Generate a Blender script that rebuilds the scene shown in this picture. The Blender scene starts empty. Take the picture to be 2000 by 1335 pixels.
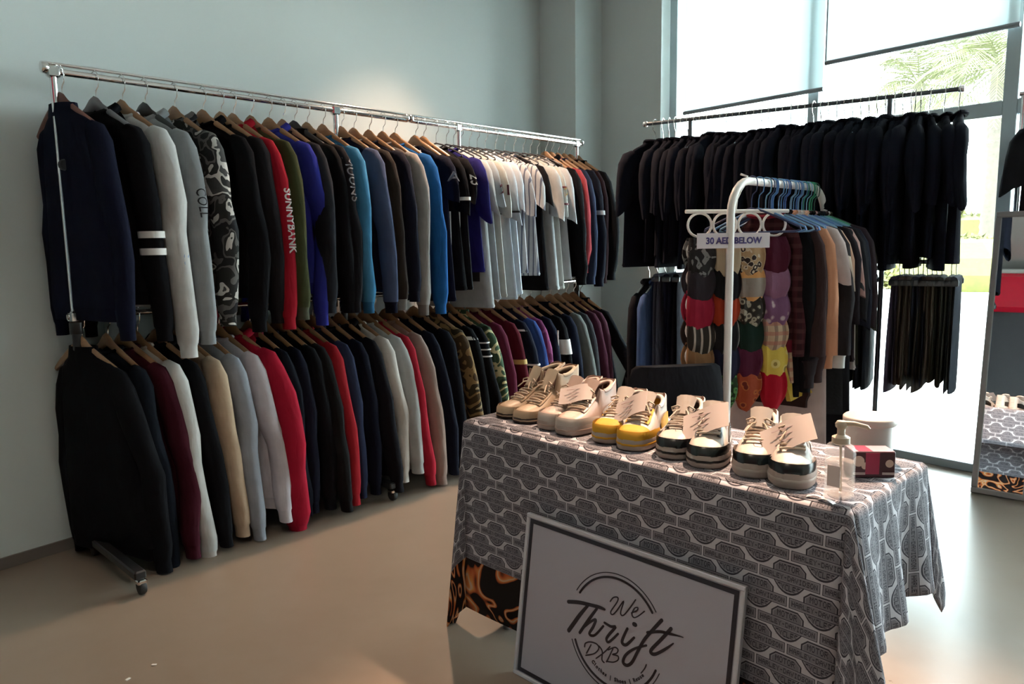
import bpy, math, random
from mathutils import Vector, Matrix
R = random.Random(7)
PI = math.pi
sc = bpy.context.scene
COL = sc.collection

# ---------------------------------------------------------------- camera, sky, lamps, exposure
F_PX, PITCH, ROLL = 1450.0, math.atan(190 / 1450), math.atan(0.015)
cam_data = bpy.data.cameras.new('camera')
cam_data.sensor_width = 36.0
cam_data.lens = F_PX / 2000 * 36.0
cam_data.clip_start = 0.05
cam = bpy.data.objects.new('camera', cam_data)
COL.objects.link(cam)
fw = Vector((0, math.cos(PITCH), -math.sin(PITCH)))
u0 = Vector((0, math.sin(PITCH), math.cos(PITCH)))
r0 = Vector((1, 0, 0))
rt = r0 * math.cos(ROLL) - u0 * math.sin(ROLL)
up = u0 * math.cos(ROLL) + r0 * math.sin(ROLL)
M = Matrix((rt, up, -fw)).transposed().to_4x4()
M.translation = Vector((0, 0, 1.35))
cam.matrix_world = M
sc.camera = cam

world = bpy.data.worlds.new('sky')
sc.world = world
world.use_nodes = True
wn = world.node_tree
bgn = wn.nodes['Background']
bgn.inputs[0].default_value = (0.84, 0.96, 1.0, 1)
bgn.inputs[1].default_value = 8.0

sun = bpy.data.lights.new('sun', 'SUN')
sun.energy = 2.5
sun.angle = 0.01
sun.color = (1, 0.95, 0.86)
so = bpy.data.objects.new('sun', sun)
COL.objects.link(so)
so.rotation_euler = (math.radians(28), math.radians(-6), math.radians(-40))


def spot(name, loc, target, energy, color, size=0.05, angle=120, blend=0.6):
    l = bpy.data.lights.new(name, 'SPOT')
    l.energy = energy
    l.color = color
    l.shadow_soft_size = size
    l.spot_size = math.radians(angle)
    l.spot_blend = blend
    o = bpy.data.objects.new(name, l)
    COL.objects.link(o)
    o.location = loc
    o.rotation_euler = (Vector(target) - Vector(loc)).to_track_quat('-Z', 'Y').to_euler()
    return o


WARM = (1.0, 0.67, 0.46)
NEUT = (1.0, 0.86, 0.70)
LAMPS = [  # location, target, watts, colour, radius, cone
    ((1.25, 3.05, 3.40), (0.70, 1.95, 0.75), 560, WARM, 0.05, 42),
    ((-.19, 4.66, 3.40), (.12, 3.95, 0), 190, WARM, 0.04, 92),
    ((-1.00, 2.40, 3.40), (-.6, 2.0, 0), 14, WARM, 0.05, 84),
    ((-0.60, 0.60, 3.40), (-0.80, 1.0, 0), 20, NEUT, 0.06, 110),  # added fill, unseen: brightens the floor in front of the camera
    ((2.00, -1.20, 3.40), (2.00, -1.2, 0), 15, NEUT, 0.06, 120),  # added weak fill behind the camera, no known fitting there
]
for i, (a, b, w, c, s, an) in enumerate(LAMPS):
    spot('downlight_lamp', a, b, w, c, s, an, 0.9)
WN = Vector((0.766, 0.643, 0))

vs = sc.view_settings
vs.view_transform = 'Standard'
vs.look = 'None'
vs.gamma = 1
vs.use_curve_mapping = False
vs.exposure = 1.3

# ---------------------------------------------------------------- node helpers and materials
CACHE = {}


def new_mat(name):
    m = bpy.data.materials.new(name)
    m.use_nodes = True
    return m, m.node_tree, m.node_tree.nodes['Principled BSDF']


def c4(c):
    return (c[0], c[1], c[2], 1)


def node(nt, t, **kw):
    n = nt.nodes.new(t)
    for k, v in kw.items():
        setattr(n, k, v)
    return n


def mth(nt, op, a, b=None, c=None, clamp=False):
    n = nt.nodes.new('ShaderNodeMath')
    n.operation = op
    n.use_clamp = clamp
    for i, v in enumerate((a, b, c)):
        if v is None:
            continue
        if isinstance(v, (int, float)):
            n.inputs[i].default_value = v
        else:
            nt.links.new(v, n.inputs[i])
    return n.outputs[0]


def mix(nt, fac, a, b):
    n = nt.nodes.new('ShaderNodeMix')
    n.data_type = 'RGBA'
    for s, v in ((n.inputs[0], fac), (n.inputs[6], a), (n.inputs[7], b)):
        if isinstance(v, (int, float)):
            s.default_value = v
        elif isinstance(v, (tuple, list)):
            s.default_value = c4(v)
        else:
            nt.links.new(v, s)
    return n.outputs[2]


def ramp(nt, fac, stops, const=False):
    n = nt.nodes.new('ShaderNodeValToRGB')
    cr = n.color_ramp
    cr.interpolation = 'CONSTANT' if const else 'LINEAR'
    while len(cr.elements) < len(stops):
        cr.elements.new(0.5)
    for e, (p, c) in zip(cr.elements, stops):
        e.position = p
        e.color = c4(c)
    nt.links.new(fac, n.inputs[0])
    return n.outputs[0]


def objco(nt):
    return nt.nodes.new('ShaderNodeTexCoord').outputs['Object']


def noise(nt, co, scale, detail=2, rough=0.5, dist=0.0):
    n = nt.nodes.new('ShaderNodeTexNoise')
    n.inputs['Scale'].default_value = scale
    n.inputs['Detail'].default_value = detail
    n.inputs['Roughness'].default_value = rough
    n.inputs['Distortion'].default_value = dist
    nt.links.new(co, n.inputs['Vector'])
    return n.outputs[0]


def bump(nt, b, h, strength, dist):
    n = nt.nodes.new('ShaderNodeBump')
    n.inputs['Strength'].default_value = strength
    n.inputs['Distance'].default_value = dist
    nt.links.new(h, n.inputs['Height'])
    nt.links.new(n.outputs[0], b.inputs['Normal'])


def plain(name, col, rough=0.5, metal=0.0, spec=None, var=0.0):
    key = ('p', name)
    if key in CACHE:
        return CACHE[key]
    m, nt, b = new_mat(name)
    b.inputs['Base Color'].default_value = c4(col)
    b.inputs['Roughness'].default_value = rough
    b.inputs['Metallic'].default_value = metal
    if spec is not None:
        b.inputs['Specular IOR Level'].default_value = spec
    if var:
        n = noise(nt, objco(nt), 9, 4)
        nt.links.new(mix(nt, n, [x * (1 - var) for x in col], [min(1, x * (1 + var)) for x in col]), b.inputs['Base Color'])
    CACHE[key] = m
    return m


def fab(col, bumpy=0.25, sheen=0.12):
    """matt woven cloth of one colour with slight mottling and a crumpled relief"""
    key = ('f', tuple(round(x, 4) for x in col), bumpy)
    if key in CACHE:
        return CACHE[key]
    m, nt, b = new_mat('cloth')
    co = objco(nt)
    n = noise(nt, co, 14, 3)
    nt.links.new(mix(nt, n, [x * 0.8 for x in col], [min(1, x * 1.2) for x in col]), b.inputs['Base Color'])
    b.inputs['Roughness'].default_value = 0.92
    b.inputs['Specular IOR Level'].default_value = 0.10
    mp = nt.nodes.new('ShaderNodeMapping')
    mp.inputs['Scale'].default_value = (1, 1, .38)
    nt.links.new(co, mp.inputs[0])
    bump(nt, b, noise(nt, mp.outputs[0], 10, 3, .5, .5), bumpy * 1.5, 0.035)
    CACHE[key] = m
    return m


def pat(kind, cols, scale=14.0, axis=0):
    """printed cloth: camo, stripe, plaid, leopard, floral"""
    key = (kind, tuple(map(tuple, cols)), scale, axis)
    if key in CACHE:
        return CACHE[key]
    m, nt, b = new_mat(kind + '_cloth')
    co = objco(nt)
    sep = nt.nodes.new('ShaderNodeSeparateXYZ')
    nt.links.new(co, sep.inputs[0])
    if kind == 'camo':
        f = noise(nt, co, scale, 1.5, 0.5, 0.6)
        k = len(cols)
        st = [(0.0, cols[0])] + [(0.36 + 0.28 * i / max(1, k - 1), cols[i]) for i in range(1, k)]
        out = ramp(nt, f, st, True)
    elif kind == 'stripe':
        f = mth(nt, 'FRACT', mth(nt, 'MULTIPLY', sep.outputs[axis], scale))
        k = len(cols)
        out = ramp(nt, f, [(i / k if len(cols) > 2 else (0.0, 0.72)[i], cols[i]) for i in range(k)], True)
    elif kind == 'plaid':
        fx = mth(nt, 'GREATER_THAN', mth(nt, 'FRACT', mth(nt, 'MULTIPLY', sep.outputs[0], scale)), 0.6)
        fz = mth(nt, 'GREATER_THAN', mth(nt, 'FRACT', mth(nt, 'MULTIPLY', sep.outputs[2], scale)), 0.6)
        a = mix(nt, mth(nt, 'MULTIPLY', fx, 0.6), cols[0], cols[1])
        out = mix(nt, mth(nt, 'MULTIPLY', fz, 0.6), a, cols[2 if len(cols) > 2 else 1])
    elif kind == 'leopard':
        v = nt.nodes.new('ShaderNodeTexVoronoi')
        v.inputs['Scale'].default_value = scale
        nt.links.new(co, v.inputs['Vector'])
        n2 = mth(nt, 'ADD', v.outputs[0], mth(nt, 'MULTIPLY', noise(nt, co, scale * 2, 2), 0.35))
        out = ramp(nt, n2, [(0, cols[0]), (0.38, cols[1]), (0.62, cols[0]), (0.70, cols[-1])], True)
    else:  # floral
        v = nt.nodes.new('ShaderNodeTexVoronoi')
        v.inputs['Scale'].default_value = scale
        nt.links.new(co, v.inputs['Vector'])
        out = ramp(nt, v.outputs[0], [(0, cols[1]), (0.25, cols[-1]), (0.36, cols[0])], True)
    nt.links.new(out, b.inputs['Base Color'])
    b.inputs['Roughness'].default_value = 0.9
    b.inputs['Specular IOR Level'].default_value = 0.2
    bump(nt, b, noise(nt, co, 28, 3), 0.25, 0.012)
    CACHE[key] = m
    return m


CHROME = plain('chrome', (0.78, 0.77, 0.76), 0.12, 1.0)
BLACKM = plain('black_metal', (0.012, 0.012, 0.013), 0.4, 0.0)
WHITEM = plain('white_enamel', (0.80, 0.74, 0.70), 0.35, 0.0)
ALU = plain('window_aluminium', (0.42, 0.48, 0.50), 0.4, 0.3)
RUBBER = plain('black_rubber', (0.015, 0.015, 0.015), 0.6)


def wood(name, c1, c2):
    key = ('w', name)
    if key in CACHE:
        return CACHE[key]
    m, nt, b = new_mat(name)
    co = objco(nt)
    mp = nt.nodes.new('ShaderNodeMapping')
    mp.inputs['Scale'].default_value = (3, 30, 30)
    nt.links.new(co, mp.inputs[0])
    n = noise(nt, mp.outputs[0], 3, 4)
    nt.links.new(mix(nt, n, c1, c2), b.inputs['Base Color'])
    b.inputs['Roughness'].default_value = 0.42
    CACHE[key] = m
    return m


WOOD = wood('varnished_beech', (0.24, 0.12, 0.055), (0.38, 0.21, 0.10))
WOODD = wood('mahogany_wood', (0.14, 0.045, 0.03), (0.22, 0.075, 0.045))


# ---------------------------------------------------------------- mesh builder
class MB:
    def __init__(self):
        self.v, self.f, self.mi, self.uv = [], [], [], None
        self.cm = 0

    def quad(self, *p):
        k = len(self.v)
        self.v += [tuple(x) for x in p]
        self.f.append(tuple(range(k, k + len(p))))
        self.mi.append(self.cm)

    def box(self, c, s, rz=0.0, bev=0.0):
        x, y, z = s[0] / 2, s[1] / 2, s[2] / 2
        k = len(self.v)
        cr, sr = math.cos(rz), math.sin(rz)
        if bev <= 0:
            pts = [(-x, -y, -z), (x, -y, -z), (x, y, -z), (-x, y, -z), (-x, -y, z), (x, -y, z), (x, y, z), (-x, y, z)]
            fs = [(0, 3, 2, 1), (4, 5, 6, 7), (0, 1, 5, 4), (1, 2, 6, 5), (2, 3, 7, 6), (3, 0, 4, 7)]
        else:
            b = min(bev, x * .95, y * .95, z * .95)
            rings = []
            for (zz, ins) in ((-z, b), (-z + b, 0), (z - b, 0), (z, b)):
                X, Y = x - ins, y - ins
                e = b * 0.9
                rings.append([(-X + e, -Y, zz), (X - e, -Y, zz), (X, -Y + e, zz), (X, Y - e, zz), (X - e, Y, zz), (-X + e, Y, zz), (-X, Y - e, zz), (-X, -Y + e, zz)])
            pts = [p for r in rings for p in r]
            fs = [tuple(range(7, -1, -1)), tuple(range(24, 32))]
            for i in range(3):
                for j in range(8):
                    fs.append((i * 8 + j, i * 8 + (j + 1) % 8, (i + 1) * 8 + (j + 1) % 8, (i + 1) * 8 + j))
        for (a, b_, d) in pts:
            self.v.append((c[0] + a * cr - b_ * sr, c[1] + a * sr + b_ * cr, c[2] + d))
        for q in fs:
            self.f.append(tuple(k + i for i in q))
            self.mi.append(self.cm)
        return self

    def loft(self, rings, closed=True, cap0=False, cap1=False):
        n = len(rings[0])
        k = len(self.v)
        for r in rings:
            self.v += [tuple(p) for p in r]
        m = n if closed else n - 1
        for i in range(len(rings) - 1):
            for j in range(m):
                a, b = k + i * n + j, k + i * n + (j + 1) % n
                self.f.append((a, b, b + n, a + n))
                self.mi.append(self.cm)
        if cap0:
            self.f.append(tuple(range(k + n - 1, k - 1, -1)))
            self.mi.append(self.cm)
        if cap1:
            e = k + (len(rings) - 1) * n
            self.f.append(tuple(range(e, e + n)))
            self.mi.append(self.cm)
        return self

    def tube(self, pts, r, n=8, cap=True, ry=None, squash=None):
        pts = [Vector(p) for p in pts]
        rings = []
        prev = None
        for i, p in enumerate(pts):
            t = (pts[min(i + 1, len(pts) - 1)] - pts[max(i - 1, 0)])
            t = t.normalized() if t.length > 1e-9 else Vector((0, 0, 1))
            if prev is None:
                a = Vector((1, 0, 0)) if abs(t.x) < 0.8 else Vector((0, 1, 0))
                u = (a - t * a.dot(t)).normalized()
            else:
                u = (prev - t * prev.dot(t))
                u = u.normalized() if u.length > 1e-6 else Vector((1, 0, 0))
            prev = u
            w = t.cross(u)
            rr = r[i] if isinstance(r, (list, tuple)) else r
            r2 = rr if ry is None else (ry[i] if isinstance(ry, (list, tuple)) else ry)
            rings.append([p + u * rr * math.cos(2 * PI * j / n) + w * r2 * math.sin(2 * PI * j / n) for j in range(n)])
        return self.loft(rings, True, cap, cap)

    def lathe(self, c, prof, n=20, cap0=True, cap1=True):
        return self.loft([[(c[0] + r * math.cos(2 * PI * j / n), c[1] + r * math.sin(2 * PI * j / n), c[2] + z) for j in range(n)] for r, z in prof], True, cap0, cap1)

    def torus(self, c, R_, r, axis='y', n=20, m=6, rx=1.0):
        pts = []
        for i in range(n):
            a = 2 * PI * i / n
            ring = []
            for j in range(m):
                b = 2 * PI * j / m
                q = R_ + r * math.cos(b)
                x, z, y = q * math.cos(a) * rx, q * math.sin(a), r * math.sin(b)
                p = (x, y, z) if axis == 'y' else (x, z, y)
                ring.append((c[0] + p[0], c[1] + p[1], c[2] + p[2]))
            pts.append(ring)
        return self.loft(pts + [pts[0]], True)

    def mesh(self, name, mats, smooth=True):
        me = bpy.data.meshes.new(name)
        me.from_pydata(self.v, [], self.f)
        if not isinstance(mats, (list, tuple)):
            mats = [mats]
        for m in mats:
            me.materials.append(m)
        if len(mats) > 1:
            me.polygons.foreach_set('material_index', self.mi)
        if smooth:
            me.polygons.foreach_set('use_smooth', [True] * len(self.f))
            try:
                me.set_sharp_from_angle(angle=math.radians(48))
            except Exception:
                pass
        me.update()
        return me

    def build(self, name, mats, parent=None, smooth=True):
        o = bpy.data.objects.new(name, self.mesh(name, mats, smooth))
        COL.objects.link(o)
        o.parent = parent
        return o


def tag(o, label=None, cat=None, group=None, kind=None):
    for k, v in (('label', label), ('category', cat), ('group', group), ('kind', kind)):
        if v:
            o[k] = v
    return o


def thing(name, label, cat, loc=(0, 0, 0), rz=0.0, group=None):
    o = bpy.data.objects.new(name, None)
    o.empty_display_size = 0.05
    COL.objects.link(o)
    o.location = loc
    o.rotation_euler = (0, 0, rz)
    return tag(o, label, cat, group)


def dup(root, loc=None, rz=None, label=None, group=None):
    kids = KIDS.get(root.name) or list(root.children)
    KIDS[root.name] = kids
    r = root.copy()
    COL.objects.link(r)
    if loc is not None:
        r.location = loc
    if rz is not None:
        r.rotation_euler = (0, 0, rz)
    if label:
        r['label'] = label
    if group:
        r['group'] = group
    for ch in kids:
        c = ch.copy()
        COL.objects.link(c)
        c.parent = r
    return r


KIDS = {}


def text_mesh(s, size, mat, depth=0.0006, bold=0.0, align='CENTER', shear=0.0):
    cu = bpy.data.curves.new('lettering', 'FONT')
    cu.body = s
    cu.size = size
    cu.extrude = depth
    cu.offset = bold
    cu.shear = shear
    cu.align_x = align
    cu.align_y = 'CENTER'
    cu.resolution_u = 3
    o = bpy.data.objects.new('lettering', cu)
    COL.objects.link(o)
    dg = bpy.context.evaluated_depsgraph_get()
    me = bpy.data.meshes.new_from_object(o.evaluated_get(dg))
    bpy.data.objects.remove(o)
    bpy.data.curves.remove(cu)
    me.materials.clear()
    me.materials.append(mat)
    return me


def letter(name, s, size, mat, parent, mtx, warp=None, **kw):
    """flat printed lettering as a mesh part; mtx places it in its thing"""
    me = text_mesh(s, size, mat, **kw)
    me.transform(mtx)
    if warp:
        for v in me.vertices:
            v.co = warp(v.co)
    o = bpy.data.objects.new(name, me)
    COL.objects.link(o)
    o.parent = parent
    return o

# ---------------------------------------------------------------- the room
m, nt, b = new_mat('painted_wall')
co = objco(nt)
nt.links.new(mix(nt, noise(nt, co, 1.2, 3), (0.62, 0.655, 0.64), (0.66, 0.695, 0.68)), b.inputs['Base Color'])
b.inputs['Roughness'].default_value = 0.75
bump(nt, b, noise(nt, co, 120, 2), 0.05, 0.002)
WALLM = m
m, nt, b = new_mat('epoxy_floor')
co = objco(nt)
n1 = noise(nt, co, 1.6, 5, 0.6, 0.4)
n2 = noise(nt, co, 11, 4)
base = mix(nt, n1, (0.185, 0.138, 0.105), (0.25, 0.195, 0.15))
nt.links.new(mix(nt, mth(nt, 'MULTIPLY', n2, 0.35), base, (0.30, 0.255, 0.215)), b.inputs['Base Color'])
nt.links.new(mth(nt, 'ADD', mth(nt, 'MULTIPLY', n2, 0.10), 0.25), b.inputs['Roughness'])
FLOORM = m
CEILM = plain('ceiling_paint', (0.62, 0.60, 0.57), 0.9)
SKIRT = plain('skirting_paint', (0.16, 0.13, 0.11), 0.5)

K1, K2, K3, K4, K5 = (0.259, 6.264), (0.521, 5.956), (0.758, 6.266), (1.151, 5.798), (1.266, 5.894)
WD = (0.643, -0.766)
K6 = (K5[0] + WD[0] * 5.9, K5[1] + WD[1] * 5.9)
PL = (0.259 - 0.608 * 11, 6.264 - 0.794 * 11)
PR = (1.6, -4.6)
HC = 3.5


def wseg(name, a, b_, z0=0.0, z1=HC, th=0.12, mat=None, kind='structure', parent=None):
    """upright slab from a to b, its thickness to the left of a->b"""
    d = Vector((b_[0] - a[0], b_[1] - a[1], 0))
    n = Vector((-d.y, d.x, 0)).normalized() * th
    mb = MB()
    r = []
    for z in (z0, z1):
        r.append([(a[0], a[1], z), (b_[0], b_[1], z), (b_[0] + n.x, b_[1] + n.y, z), (a[0] + n.x, a[1] + n.y, z)])
    mb.loft(r, True, True, True)
    o = mb.build(name, mat or WALLM, parent, smooth=False)
    if kind:
        o['kind'] = kind
    return o


mb = MB()
fl = [PL, PR, (K6[0] + .5, K6[1] - .5), (K6[0] + 0.2, K6[1] + 0.2), (K5[0] + .16, K5[1] + .16), (K4[0] + .3, K4[1] + .5), (0.3, 6.5), (PL[0] - .2, PL[1] + .3)]
mb.loft([[(x, y, -0.1) for x, y in fl], [(x, y, 0) for x, y in fl]], True, True, True)
tag(mb.build('floor', FLOORM, None, False), kind='structure')
mb = MB()
mb.loft([[(x, y, HC) for x, y in fl], [(x, y, HC + .1) for x, y in fl]], True, True, True)
tag(mb.build('ceiling', CEILM, None, False), kind='structure')
wseg('wall_left', PL, K1)
# the concrete column in the far corner and the pier beside the window
mb = MB()
pc = [K1, K2, K3, (0.55, 6.5), (0.2, 6.4)]
mb.loft([[(x, y, 0) for x, y in pc], [(x, y, HC) for x, y in pc]], True, True, True)
tag(mb.build('wall_column', WALLM, None, False), kind='structure')
mb = MB()
pp = [K3, K4, K5, (K5[0] + .12, K5[1] + .1), (0.95, 6.5)]
mb.loft([[(x, y, 0) for x, y in pp], [(x, y, HC) for x, y in pp]], True, True, True)
tag(mb.build('wall_back', WALLM, None, False), kind='structure')
wseg('wall_right', K6, PR, th=-0.0 + 0.12)
wseg('wall_front', PR, PL)
wl = Vector((0.608, 0.794, 0))
wnrm = Vector((0.794, -0.608, 0))
a = (PL[0] + wnrm.x * .013, PL[1] + wnrm.y * .013)
b2 = (K1[0] + wnrm.x * .013, K1[1] + wnrm.y * .013)
wseg('baseboard_left', a, b2, 0, 0.05, 0.012, SKIRT)


# window wall
def wp(w, n=0.0, z=0.0):
    return Vector((K5[0] + WD[0] * w + WN.x * n, K5[1] + WD[1] * w + WN.y * n, z))


WROT = math.atan2(WD[1], WD[0])
mg, nt, b = new_mat('clear_glass')
out = nt.nodes['Material Output']
tr = nt.nodes.new('ShaderNodeBsdfTransparent')
tr.inputs[0].default_value = (0.95, 0.985, 0.975, 1)
gl = nt.nodes.new('ShaderNodeBsdfGlossy')
gl.inputs['Roughness'].default_value = 0.02
fr = nt.nodes.new('ShaderNodeFresnel')
fr.inputs[0].default_value = 1.45
ms = nt.nodes.new('ShaderNodeMixShader')
nt.links.new(fr.outputs[0], ms.inputs[0])
nt.links.new(tr.outputs[0], ms.inputs[1])
nt.links.new(gl.outputs[0], ms.inputs[2])
nt.links.new(ms.outputs[0], out.inputs[0])
GLASS = mg

MUL = [0.03, 1.157, 2.278, 3.40, 4.55, 5.87]
win = []
for i in range(5):
    w0, w1 = MUL[i], MUL[i + 1]
    wob = thing('window_%d' % (i + 1), None, None, wp(0), WROT)
    wob['kind'] = 'structure'

    def bar(nm, x0, x1, z0, z1, dy=0.09, y=0.0):
        MB().box(((x0 + x1) / 2, y, (z0 + z1) / 2), (x1 - x0, dy, z1 - z0), 0, 0.004).build(nm, ALU, wob, False)
    bar('mullion', w0 - 0.035, w0 + 0.035, 0, 3.4)
    if i == 4:
        bar('mullion', w1 - 0.03, w1 + 0.03, 0, 3.4)
    g0, g1 = w0 + 0.035, w1 - 0.035
    bar('head_rail', g0, g1, 3.33, 3.4)
    bar('sill_rail', g0, g1, 0.0, 0.05)
    bar('transom', g0, g1, 2.005, 2.085)
    MB().box(((g0 + g1) / 2, 0, 1.03), (g1 - g0, 0.008, 1.95)).build('pane', GLASS, wob, False)
    MB().box(((g0 + g1) / 2, 0, 2.71), (g1 - g0, 0.008, 1.24)).build('pane', GLASS, wob, False)
# lintel above the window
mb = MB()
q0, q1 = wp(-0.2, -.06), wp(5.95, -.06)
mb.loft([[(q0.x, q0.y, z), (q1.x, q1.y, z), (q1.x + WN.x * .2, q1.y + WN.y * .2, z), (q0.x + WN.x * .2, q0.y + WN.y * .2, z)] for z in (3.4, HC)], True, True, True)
tag(mb.build('trim_1', WALLM, None, False), kind='structure')

# translucent roller blinds
m, nt, b = new_mat('roller_blind_fabric')
out = nt.nodes['Material Output']
d1 = nt.nodes.new('ShaderNodeBsdfDiffuse')
d1.inputs[0].default_value = (0.80, 0.88, 0.88, 1)
t1 = nt.nodes.new('ShaderNodeBsdfTranslucent')
t1.inputs[0].default_value = (0.74, 0.93, 0.96, 1)
t2 = nt.nodes.new('ShaderNodeBsdfTransparent')
t2.inputs[0].default_value = (0.85, 0.96, 1, 1)
ms1 = nt.nodes.new('ShaderNodeMixShader')
ms1.inputs[0].default_value = 0.17
nt.links.new(d1.outputs[0], ms1.inputs[1])
nt.links.new(t1.outputs[0], ms1.inputs[2])
ms2 = nt.nodes.new('ShaderNodeMixShader')
ms2.inputs[0].default_value = 0.02
nt.links.new(ms1.outputs[0], ms2.inputs[1])
nt.links.new(t2.outputs[0], ms2.inputs[2])
nt.links.new(ms2.outputs[0], out.inputs[0])
BLIND = m
GREYB = plain('grey_blind_bar', (0.25, 0.27, 0.29), 0.5)
for (w0, w1, zb, lab) in ((0.175, 1.245, 2.30, 'translucent white roller blind drawn lower, left part of the window'),
                          (1.262, 2.31, 2.455, 'translucent white roller blind raised higher, above the palm trees')):
    t = thing('roller_blind', lab, 'blind', wp(0, -.09), WROT)
    mb = MB()
    mb.quad((w0, 0, zb), (w1, 0, zb), (w1, 0, 3.36), (w0, 0, 3.36))
    mb.build('blind_fabric', BLIND, t, False)
    MB().tube([(w0 - .005, 0, zb), (w1 + .005, 0, zb)], 0.014, 8).build('bottom_bar', GREYB, t)
    MB().tube([(w0, 0, 3.36), (w1, 0, 3.36)], 0.03, 10).build('roller_tube', GREYB, t)
    if w0 > 1:
        MB().tube([(w0 - .004, 0, zb - .01), (w0 - .004, 0, 3.36)], 0.005, 6).build('side_cord', GREYB, t)

# outside: pavement, kerb, hedge, palms
PAVE = plain('pale_paving', (0.62, 0.62, 0.60), 0.8, var=0.08)
mb = MB()
ex = [wp(-3, .2), wp(9, .2), wp(40, 60), wp(-30, 60)]
mb.loft([[(p.x, p.y, -0.12) for p in ex], [(p.x, p.y, -0.02) for p in ex]], True, True, True)
tag(mb.build('ground', PAVE, None, False), kind='structure')
mb = MB()
ex = [wp(-0.1, .05), wp(6, .05), wp(6, .2), wp(-0.1, .2)]
mb.loft([[(p.x, p.y, -0.10) for p in ex], [(p.x, p.y, -0.004) for p in ex]], True, True, True)
tag(mb.build('trim_2', PAVE, None, False), kind='structure')
# low kerb stones across the forecourt
KERB = plain('kerb_stone', (0.50, 0.50, 0.49), 0.85, var=0.1)
kt = thing('forecourt_kerb', 'low pale stone kerb across the bright pavement outside the window', 'kerb', wp(0, 3.6, -.02), WROT)
kme = MB().box((0, 0, .035), (0.96, 0.14, .07), 0, .01).mesh('kerb_block', KERB, False)
for i in range(14):
    o = bpy.data.objects.new('kerb_block', kme)
    COL.objects.link(o)
    o.parent = kt
    o.location = (-2 + i, 0, 0)

LEAFH = plain('hedge_leaves', (0.085, 0.085, 0.015), 0.7, var=0.4)
LEAFP = plain('palm_leaves', (0.085, 0.088, 0.030), 0.7, var=0.35)
TRUNK = plain('palm_bark', (0.085, 0.07, 0.055), 0.9, var=0.3)


def blobs(mb, c, rad, n, leaf, rnd):
    for i in range(n):
        th = rnd.uniform(0, 2 * PI)
        ph = math.acos(rnd.uniform(-0.2, 1))
        k = rnd.uniform(.86, 1.03)
        p = Vector((c[0] + rad[0] * k * math.sin(ph) * math.cos(th), c[1] + rad[1] * k * math.sin(ph) * math.sin(th), c[2] + rad[2] * k * math.cos(ph)))
        u = Vector((rnd.uniform(-1, 1), rnd.uniform(-1, 1), rnd.uniform(-1, 1))).normalized()
        w = u.orthogonal().normalized()
        s = leaf * rnd.uniform(.7, 1.3)
        mb.quad(p - u * s, p + w * s * .5, p + u * s, p - w * s * .5)


def shrub(label, c, rad, n, rnd, leaf=.09, group=None):
    t = thing('hedge_shrub', label, 'shrub', (c[0], c[1], -.02), 0, group)
    mb = MB()
    prof = [(rad[0] * .9, 0.0), (rad[0] * 1.0, rad[2] * .3), (rad[0] * .92, rad[2] * .6), (rad[0] * .6, rad[2] * .88), (rad[0] * .1, rad[2] * .97)]
    mb.lathe((0, 0, 0), prof, 14)
    blobs(mb, (0, 0, rad[2] * .15), (rad[0], rad[1], rad[2] * .85), n, leaf, rnd)
    o = mb.build('foliage', LEAFH, t, False)
    o['kind'] = 'stuff'
    MB().tube([(0, 0, 0), (0.02, 0, rad[2] * .4)], .04, 6).build('stem', TRUNK, t)


rnd = random.Random(3)


def ground_at(px, Y):
    return ((px - 1000) / F_PX * Y, Y)


x, y = ground_at(1880, 20.5)
shrub('broad yellow-green hedge shrub beyond the pavement, left of the mirror', (x, y), (2.1, 1.2, 1.42), 3200, rnd, .11)
x, y = ground_at(1885, 25.0)
shrub('bright green bush farther back under the palm trees', (x, y), (1.6, 1.2, 2.2), 1200, rnd, .18)


def palm(label, px, Y, h, nf, L, rnd):
    x, y = ground_at(px, Y)
    t = thing('palm_tree', label, 'tree', (x, y, -.02), rnd.uniform(0, 6), 'palm trees outside')
    mb = MB()
    prof = []
    n = int(h / .24)
    for i in range(n + 1):
        z = h * i / n
        r = 0.27 - .06 * z / h
        prof += [(r * 1.06, z), (r * .94, z + .15)]
    mb.lathe((0, 0, 0), prof, 12)
    mb.build('trunk', TRUNK, t)
    for i in range(nf):
        az = 2.4 * i + rnd.uniform(-.2, .2)
        el = rnd.uniform(-.25, 1.2)
        mb = MB()
        pts = []
        for k in range(9):
            s = k / 8
            rr = L * (s * math.cos(el) * (1 - .15 * s))
            zz = h + .1 + L * (s * math.sin(el) - .62 * s * s)
            pts.append(Vector((rr * math.cos(az), rr * math.sin(az), zz)))
        mb.tube(pts, [.025 * (1 - .8 * k / 8) for k in range(9)], 4)
        side = Vector((-math.sin(az), math.cos(az), 0))
        for k in range(26):
            s = .12 + .88 * k / 25
            j = min(7, int(s * 8))
            p = pts[j].lerp(pts[j + 1], s * 8 - j)
            tdir = (pts[j + 1] - pts[j]).normalized()
            ll = L * .30 * math.sin(PI * min(1, s * .85 + .12)) + .08
            for sg in (-1, 1):
                d = (side * sg + tdir * .9 + Vector((0, 0, -.45 - .3 * rnd.random()))).normalized()
                e = tdir * .022
                mb.quad(p - e, p + e, p + d * ll * .6 + e * .7, p + d * ll, p + d * ll * .6 - e * .7)
        mb.build('frond', LEAFP, t, False)


palm('palm tree nearest the mirror with feathery pale yellow fronds', 1925, 23.0, 6.3, 30, 3.4, rnd)
palm('palm tree left of the others, seen below the raised blind', 1775, 27.0, 6.6, 26, 3.3, rnd)
palm('farthest palm tree, between the two nearer palms', 1850, 34.0, 9.3, 26, 3.8, rnd)

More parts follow.
